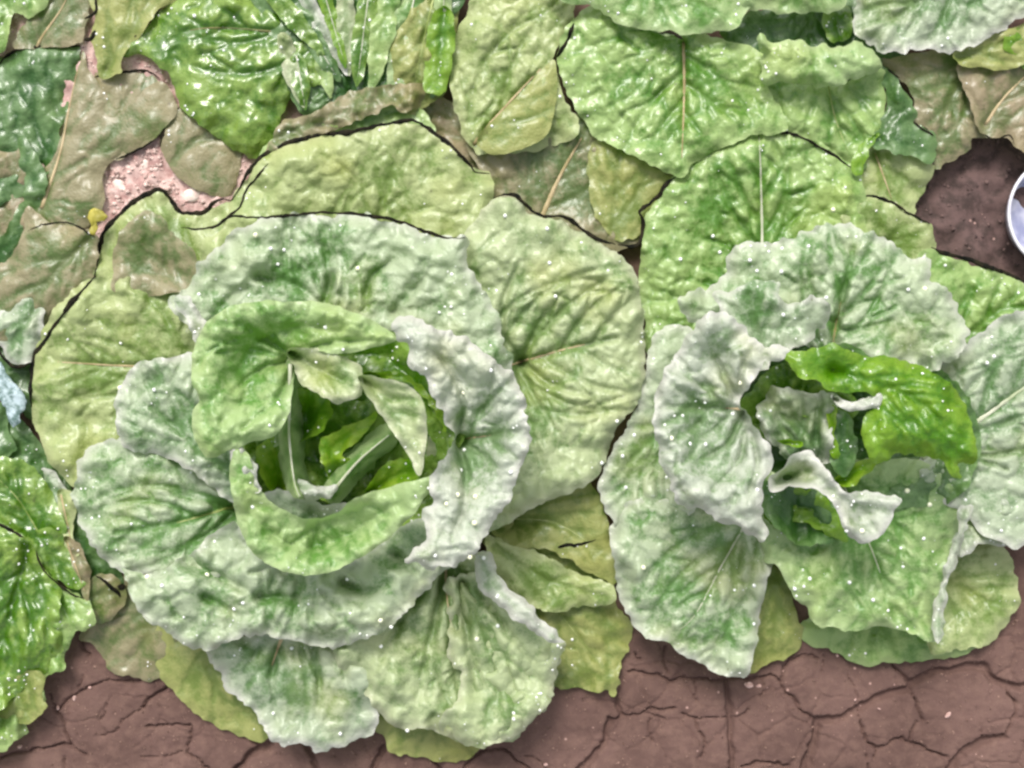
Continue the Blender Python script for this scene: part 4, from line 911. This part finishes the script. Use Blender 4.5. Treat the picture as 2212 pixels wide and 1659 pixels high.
for L in LEAVES:
    rng = np.random.RandomState(L.i + 900)
    lst = list(picked.get(L.i, []))
    nd = L.drops if L.drops is not None else 1
    rr, cc = zcell(L.x, L.y)
    ok = np.where((L.z > ZB[rr, cc] - 8) & (L.x > 0) & (L.x < 2212) & (L.y > 0) & (L.y < 1659) & (L.e > 4))[0]
    if len(ok):
        n_left = int(nd * 1.5)
        while n_left > 0:
            c5 = ok[rng.randint(len(ok), size=14 if rng.rand() < .7 else 1)]; k = c5[int(L.e[c5].argmin())]
            m = rng.randint(1, 6); n_left -= m
            near = ok[(np.abs(L.x[ok] - L.x[k]) < 34) & (np.abs(L.y[ok] - L.y[k]) < 34)]
            for q in range(m):
                k2 = near[rng.randint(len(near))]
                lst.append((L.x[k2], L.y[k2], L.z[k2], 0.8 + 2.9 * rng.rand() ** 3.2, 0))
    for warm, nm, mt in ((0, 'dew_drops', M_DROP), (1, 'dew_drops', M_DROPY)):
        sub = [q for q in lst if q[4] == warm]
        if not sub: continue
        V, F = [], []
        for (x, y, z, r, _) in sub:
            c = world_xyz(np.array([x]), np.array([y]), np.array([z]))[0]
            F.append(DF + len(V) * len(DV))
            V.append(DV * np.array([1, 1, 0.8]) * r * U + c)
        o = new_mesh_obj(nm, np.concatenate(V), np.concatenate(F), mt, L.o)
        o['kind'] = 'stuff'

# ------------------------------------------------------------------ small things
def blob(name, x, y, z0, r, sc3, mat, label, cat, seed, group=None):
    import bmesh
    bm = bmesh.new(); bmesh.ops.create_icosphere(bm, subdivisions=3, radius=1)
    V = np.array([v.co[:] for v in bm.verts]); F = np.array([[v.index for v in f.verts] for f in bm.faces]); bm.free()
    d = 1 + 0.5 * vnoise(V[:, 0] * 10 + V[:, 2] * 7 + seed, V[:, 1] * 10 + V[:, 2] * 5, 8, seed)
    V = V * d[:, None] * np.array(sc3) * r
    a = seed * 1.3; V = V @ np.array([[math.cos(a), -math.sin(a), 0], [math.sin(a), math.cos(a), 0], [0, 0, 1]])
    V = V * U
    o = new_mesh_obj(name, V, F, mat)
    o.location = Vector(((x - CX) * U, (CY - y) * U, (z0 + r * sc3[2] * 0.4) * U))
    tag(o, label, cat, group)
    return o
M_PEB = plain_mat('pebble', (184, 146, 138), (226, 196, 186), 200, 0.8)
M_PEBW = plain_mat('pale_pebble', (222, 196, 186), (248, 232, 220), 200, 0.8)
def q5(x, y): return (1474.7 + x / 2.8127, 1069.2 + y / 2.8127)
def q4(x, y): return (737.3 + x / 2.8127, 1069.2 + y / 2.8127)
def q3(x, y): return (x / 2.8127, 1069.2 + y / 2.8127)
for i, (p, r, s3, lb) in enumerate([
    (q5(1615, 1335), 11, (0.6, 1.3, 0.5), 'elongated pinkish pebble on the soil at the bottom right corner'),
    (q5(135, 1310), 9, (1, 0.8, 0.6), 'pinkish pebble beside the long vertical crack'),
    (q5(400, 1155), 12, (1.2, 0.8, 0.5), 'larger flat pebble just below the pointed lower left leaf of the right lettuce'),
    (q5(465, 1160), 9, (0.7, 1.1, 0.5), 'small upright pebble right next to the larger flat pebble'),
    (q5(745, 1040), 8, (1, 1, 0.5), 'round pebble on the soil under the olive rounded leaf tip'),
    (q5(940, 975), 6, (1, 0.8, 0.5), 'tiny pebble close to the lime outer leaf'),
    (q5(1050, 1245), 5, (1, 0.8, 0.5), 'tiny pebble in the middle of the large rounded soil plate'),
    (q5(1195, 1300), 4, (1.2, 0.7, 0.5), 'tiny pebble just under the wide curved crack'),
    (q5(640, 1245), 7, (1, 0.7, 0.5), 'flat pebble at the bend of the crack'),
    (q4(1245, 1635), 10, (1.1, 0.8, 0.6), 'pale pebble at the bottom edge between both lettuces'),
    (q4(1210, 1380), 5, (1, 0.9, 0.5), 'tiny pebble right of the ribbed front leaf'),
    (q4(1965, 1455), 5, (1.2, 0.7, 0.5), 'tiny pebble left of the long vertical crack'),
    (q4(1360, 1455), 4, (1, 0.9, 0.5), 'speck sized pebble in the bare soil between both lettuces'),
    (q3(450, 1235), 8, (1.2, 0.8, 0.6), 'pinkish pebble below the tan outermost leaf'),
    (q3(545, 1170), 6, (1.2, 0.8, 0.6), 'small pebble sitting on the crack below the tan leaf'),
    (q3(350, 1295), 7, (1, 0.8, 0.6), 'brownish pebble at the crack fork near the bottom left clump'),
    (q3(120, 1530), 8, (1.2, 0.8, 0.6), 'pinkish pebble near the bottom left corner'),
    (q3(1137, 1108), 5, (1, 1, 0.8), 'whitish speck sized pebble by the olive leaf on the left'),
    ]):
    blob('pebble', p[0], p[1], -2, r * 0.62, s3, M_PEB, lb, 'pebble', i + 3, 'pebbles scattered on the cracked soil')
for i, (p, r, lb) in enumerate([((218, 82), 9, 'round pale stone in the narrow soil gap at the top left'), ((248, 30), 8, 'pale stone in the soil gap near the top edge'),
                                ((350, 530), 20, 'large pale clod at the left of the bare soil patch'), ((415, 420), 26, 'flat pale clod at the right tail of the bare soil patch'),
                                ((378, 480), 15, 'pale clod in the upper middle of the bare soil patch'), ((425, 478), 15, 'pale clod nearest the brown leaf over the bare soil patch')]):
    if i >= 2: p = {2: (258, 402), 3: (412, 424), 4: (282, 368), 5: (314, 358)}[i]
    blob('soil_clod', p[0], p[1], 2, r * 0.8, (1.1, 0.8, 0.5), M_PEBW, lb, 'clod', i + 40, 'pale clods on the bare dry patch')

# yellow leaf scrap
def scrap(name, pts, z, mat, label, cat):
    P = np.concatenate([spline([pts[i], pts[(i + 1) % len(pts)]], 5)[:-1] for i in range(len(pts))]); n = len(P)
    P = P + 3 * np.stack([vnoise(P[:, 0], P[:, 1], 7, 1), vnoise(P[:, 0], P[:, 1], 7, 2)], 1)
    c = P.mean(0)
    R = [0.0, 0.4, 0.75, 1.0]
    V = []; F = []
    for r in R[1:]:
        for q in P: V.append((c[0] + (q[0] - c[0]) * r, c[1] + (q[1] - c[1]) * r))
    V = np.array([tuple(c)] + V)
    zz = z + 7 * vnoise(V[:, 0], V[:, 1], 14, 3)
    for k in range(n):
        F.append((0, 1 + k, 1 + (k + 1) % n))
    for r in range(2):
        for k in range(n):
            a = 1 + r * n + k; b = 1 + r * n + (k + 1) % n
            F.append((a, a + n, b + n, b))
    o = new_mesh_obj(name, world_xyz(V[:, 0], V[:, 1], zz), F, mat)
    md = o.modifiers.new('thickness', 'SOLIDIFY'); md.thickness = 0.0006
    return tag(o, label, cat)
M_YEL = plain_mat('yellow_scrap', (140, 134, 40), (184, 174, 78), 90, 0.5)
scrap('leaf_scrap', [(194,454),(204,448),(222,456),(232,466),(226,478),(208,480),(212,494),(204,510),(194,504),(198,484),(188,470)], 76, M_YEL, 'crumpled bright yellow leaf scrap at the shade-lined leaf rim by the bare soil', 'leaf scrap')
M_WHT = plain_mat('white_film', (96, 122, 116), (190, 208, 214), 160, 0.25)
scrap('plastic_scrap', [(-40,774),(2,782),(14,806),(28,824),(46,842),(58,864),(54,884),(42,894),(44,912),(30,924),(18,910),(22,890),(8,876),(-8,850),(-40,840)], 60, M_WHT, 'bluish white plastic film scrap showing at the left edge', 'plastic scrap')

# plastic cup lying at the right edge
def cup():
    root = bpy.data.objects.new('plastic_cup', None); link(root)
    root.location = Vector((1168 * U, (CY - 461) * 0.975 * U, 0))
    root.location.z = 4 * U
    tag(root, 'upright clear plastic cup with a white rim standing on dark soil at the right edge', 'cup')
    S = 64
    hgt = 60.0; R0, R1 = 104.0, 121.0
    def ring(r, z): return [((r * math.cos(2 * math.pi * k / S)) * U, (r * math.sin(2 * math.pi * k / S)) * U, z * U) for k in range(S)]
    prof = [(0.5, 3), (R0 - 6, 3), (R0, 6), (R1 - 2, hgt), (R1 + 0.0, hgt), (R0 + 2, 2), (R0 - 6, 0), (0.5, 0)]
    V = []; F = []
    for r, z in prof: V += ring(r, z)
    for i in range(len(prof) - 1):
        for k in range(S):
            a = i * S + k; b = i * S + (k + 1) % S
            F.append((a, b, b + S, a + S))
    t = NT('frosted_plastic')
    tc = t.n('ShaderNodeTexCoord').outputs['Object']
    n = t.noise(tc, 50, 3, 0.6)
    pr = t.n('ShaderNodeBsdfPrincipled')
    t.l(t.mix(t.ramp(n, .35, .65), lin((150, 154, 188)), lin((214, 214, 230))), pr.inputs['Base Color'])
    pr.inputs['Roughness'].default_value = 0.3
    pr.inputs['Transmission Weight'].default_value = 0.12
    ou = t.n('ShaderNodeOutputMaterial'); t.l(pr.outputs[0], ou.inputs[0])
    me = bpy.data.meshes.new('cup_wall'); me.from_pydata(V, [], F); me.materials.append(t.m)
    me.polygons.foreach_set('use_smooth', np.ones(len(me.polygons), bool))
    link(bpy.data.objects.new('cup_wall', me), root)
    V = []; F = []; T = 10
    for k in range(S):
        for j in range(T):
            a = 2 * math.pi * k / S; b = 2 * math.pi * j / T
            rr = R1 + 3.6 * math.cos(b)
            V.append((rr * math.cos(a) * U, rr * math.sin(a) * U, (hgt + 3.6 * math.sin(b)) * U))
    for k in range(S):
        for j in range(T):
            F.append((k * T + j, ((k + 1) % S) * T + j, ((k + 1) % S) * T + (j + 1) % T, k * T + (j + 1) % T))
    me = bpy.data.meshes.new('rim'); me.from_pydata(V, [], F); me.materials.append(plain_mat('white_rim', (214, 212, 224), (236, 234, 240), 40, 0.35))
    me.polygons.foreach_set('use_smooth', np.ones(len(me.polygons), bool))
    link(bpy.data.objects.new('rim', me), root)
cup()

# loose crumbs of soil on the bare ground
def crumbs():
    rng = np.random.RandomState(5)
    t_ = (1 + 5 ** .5) / 2
    IV = np.array([(-1,t_,0),(1,t_,0),(-1,-t_,0),(1,-t_,0),(0,-1,t_),(0,1,t_),(0,-1,-t_),(0,1,-t_),(t_,0,-1),(t_,0,1),(-t_,0,-1),(-t_,0,1)]) / 1.9
    IF = np.array([(0,11,5),(0,5,1),(0,1,7),(0,7,10),(0,10,11),(1,5,9),(5,11,4),(11,10,2),(10,7,6),(7,1,8),(3,9,4),(3,4,2),(3,2,6),(3,6,8),(3,8,9),(4,9,5),(2,4,11),(6,2,10),(8,6,7),(9,8,1)])
    me = bpy.data.objects['ground'].data
    co = np.empty(len(me.vertices) * 3, np.float32); me.vertices.foreach_get('co', co); co = co.reshape(-1, 3)
    gx = co[:, 0] / U + CX; gy = CY - co[:, 1] / U
    rr, cc = zcell(gx, gy)
    free = (ZB[rr, cc] < -1e8) & (gx > -60) & (gx < 2280) & (gy > -40) & (gy < 1720)
    for nm, sel, n, mat, rmax, lb in (('soil_crumbs', free & (gy > 1300), 2600, plain_mat('crumb', (92, 68, 60), (150, 120, 108), 200, 0.9), 3.2, 'fine crumbs of soil scattered over the cracked ground along the bottom'),
                                  ('dry_soil_crumbs', free & (gx < 600) & (gy < 900), 900, plain_mat('dry_crumb', (180, 146, 138), (236, 212, 202), 200, 0.9), 6.0, 'pale dry soil crumbs in the bare patch at the upper left'),
                                  ('dark_soil_crumbs', free & (gx > 1900) & (gy < 700), 420, plain_mat('dark_crumb', (66, 52, 50), (120, 96, 92), 200, 0.9), 5.5, 'soil crumbs coloured as shaded in the hollow beside the cup')):  # crumb colour darkened like the painted shade of the hollow
        idx = np.where(sel)[0]
        if not len(idx): continue
        V = []; F = []
        for q in range(n):
            p = co[idx[rng.randint(len(idx))]] + np.append(rng.uniform(-2, 2, 2) * U, 0)
            r = (0.7 + (rmax - 0.7) * rng.rand() ** 4) * U
            F.append(IF + len(V) * 12)
            V.append(IV * (1 + 0.5 * rng.uniform(-1, 1, (12, 1))) * r * np.array([1, 1, .7]) + p)
        o = new_mesh_obj(nm, np.concatenate(V), np.concatenate(F), mat, smooth=False)
        tag(o, lb, 'soil crumbs', kind='stuff')
crumbs()
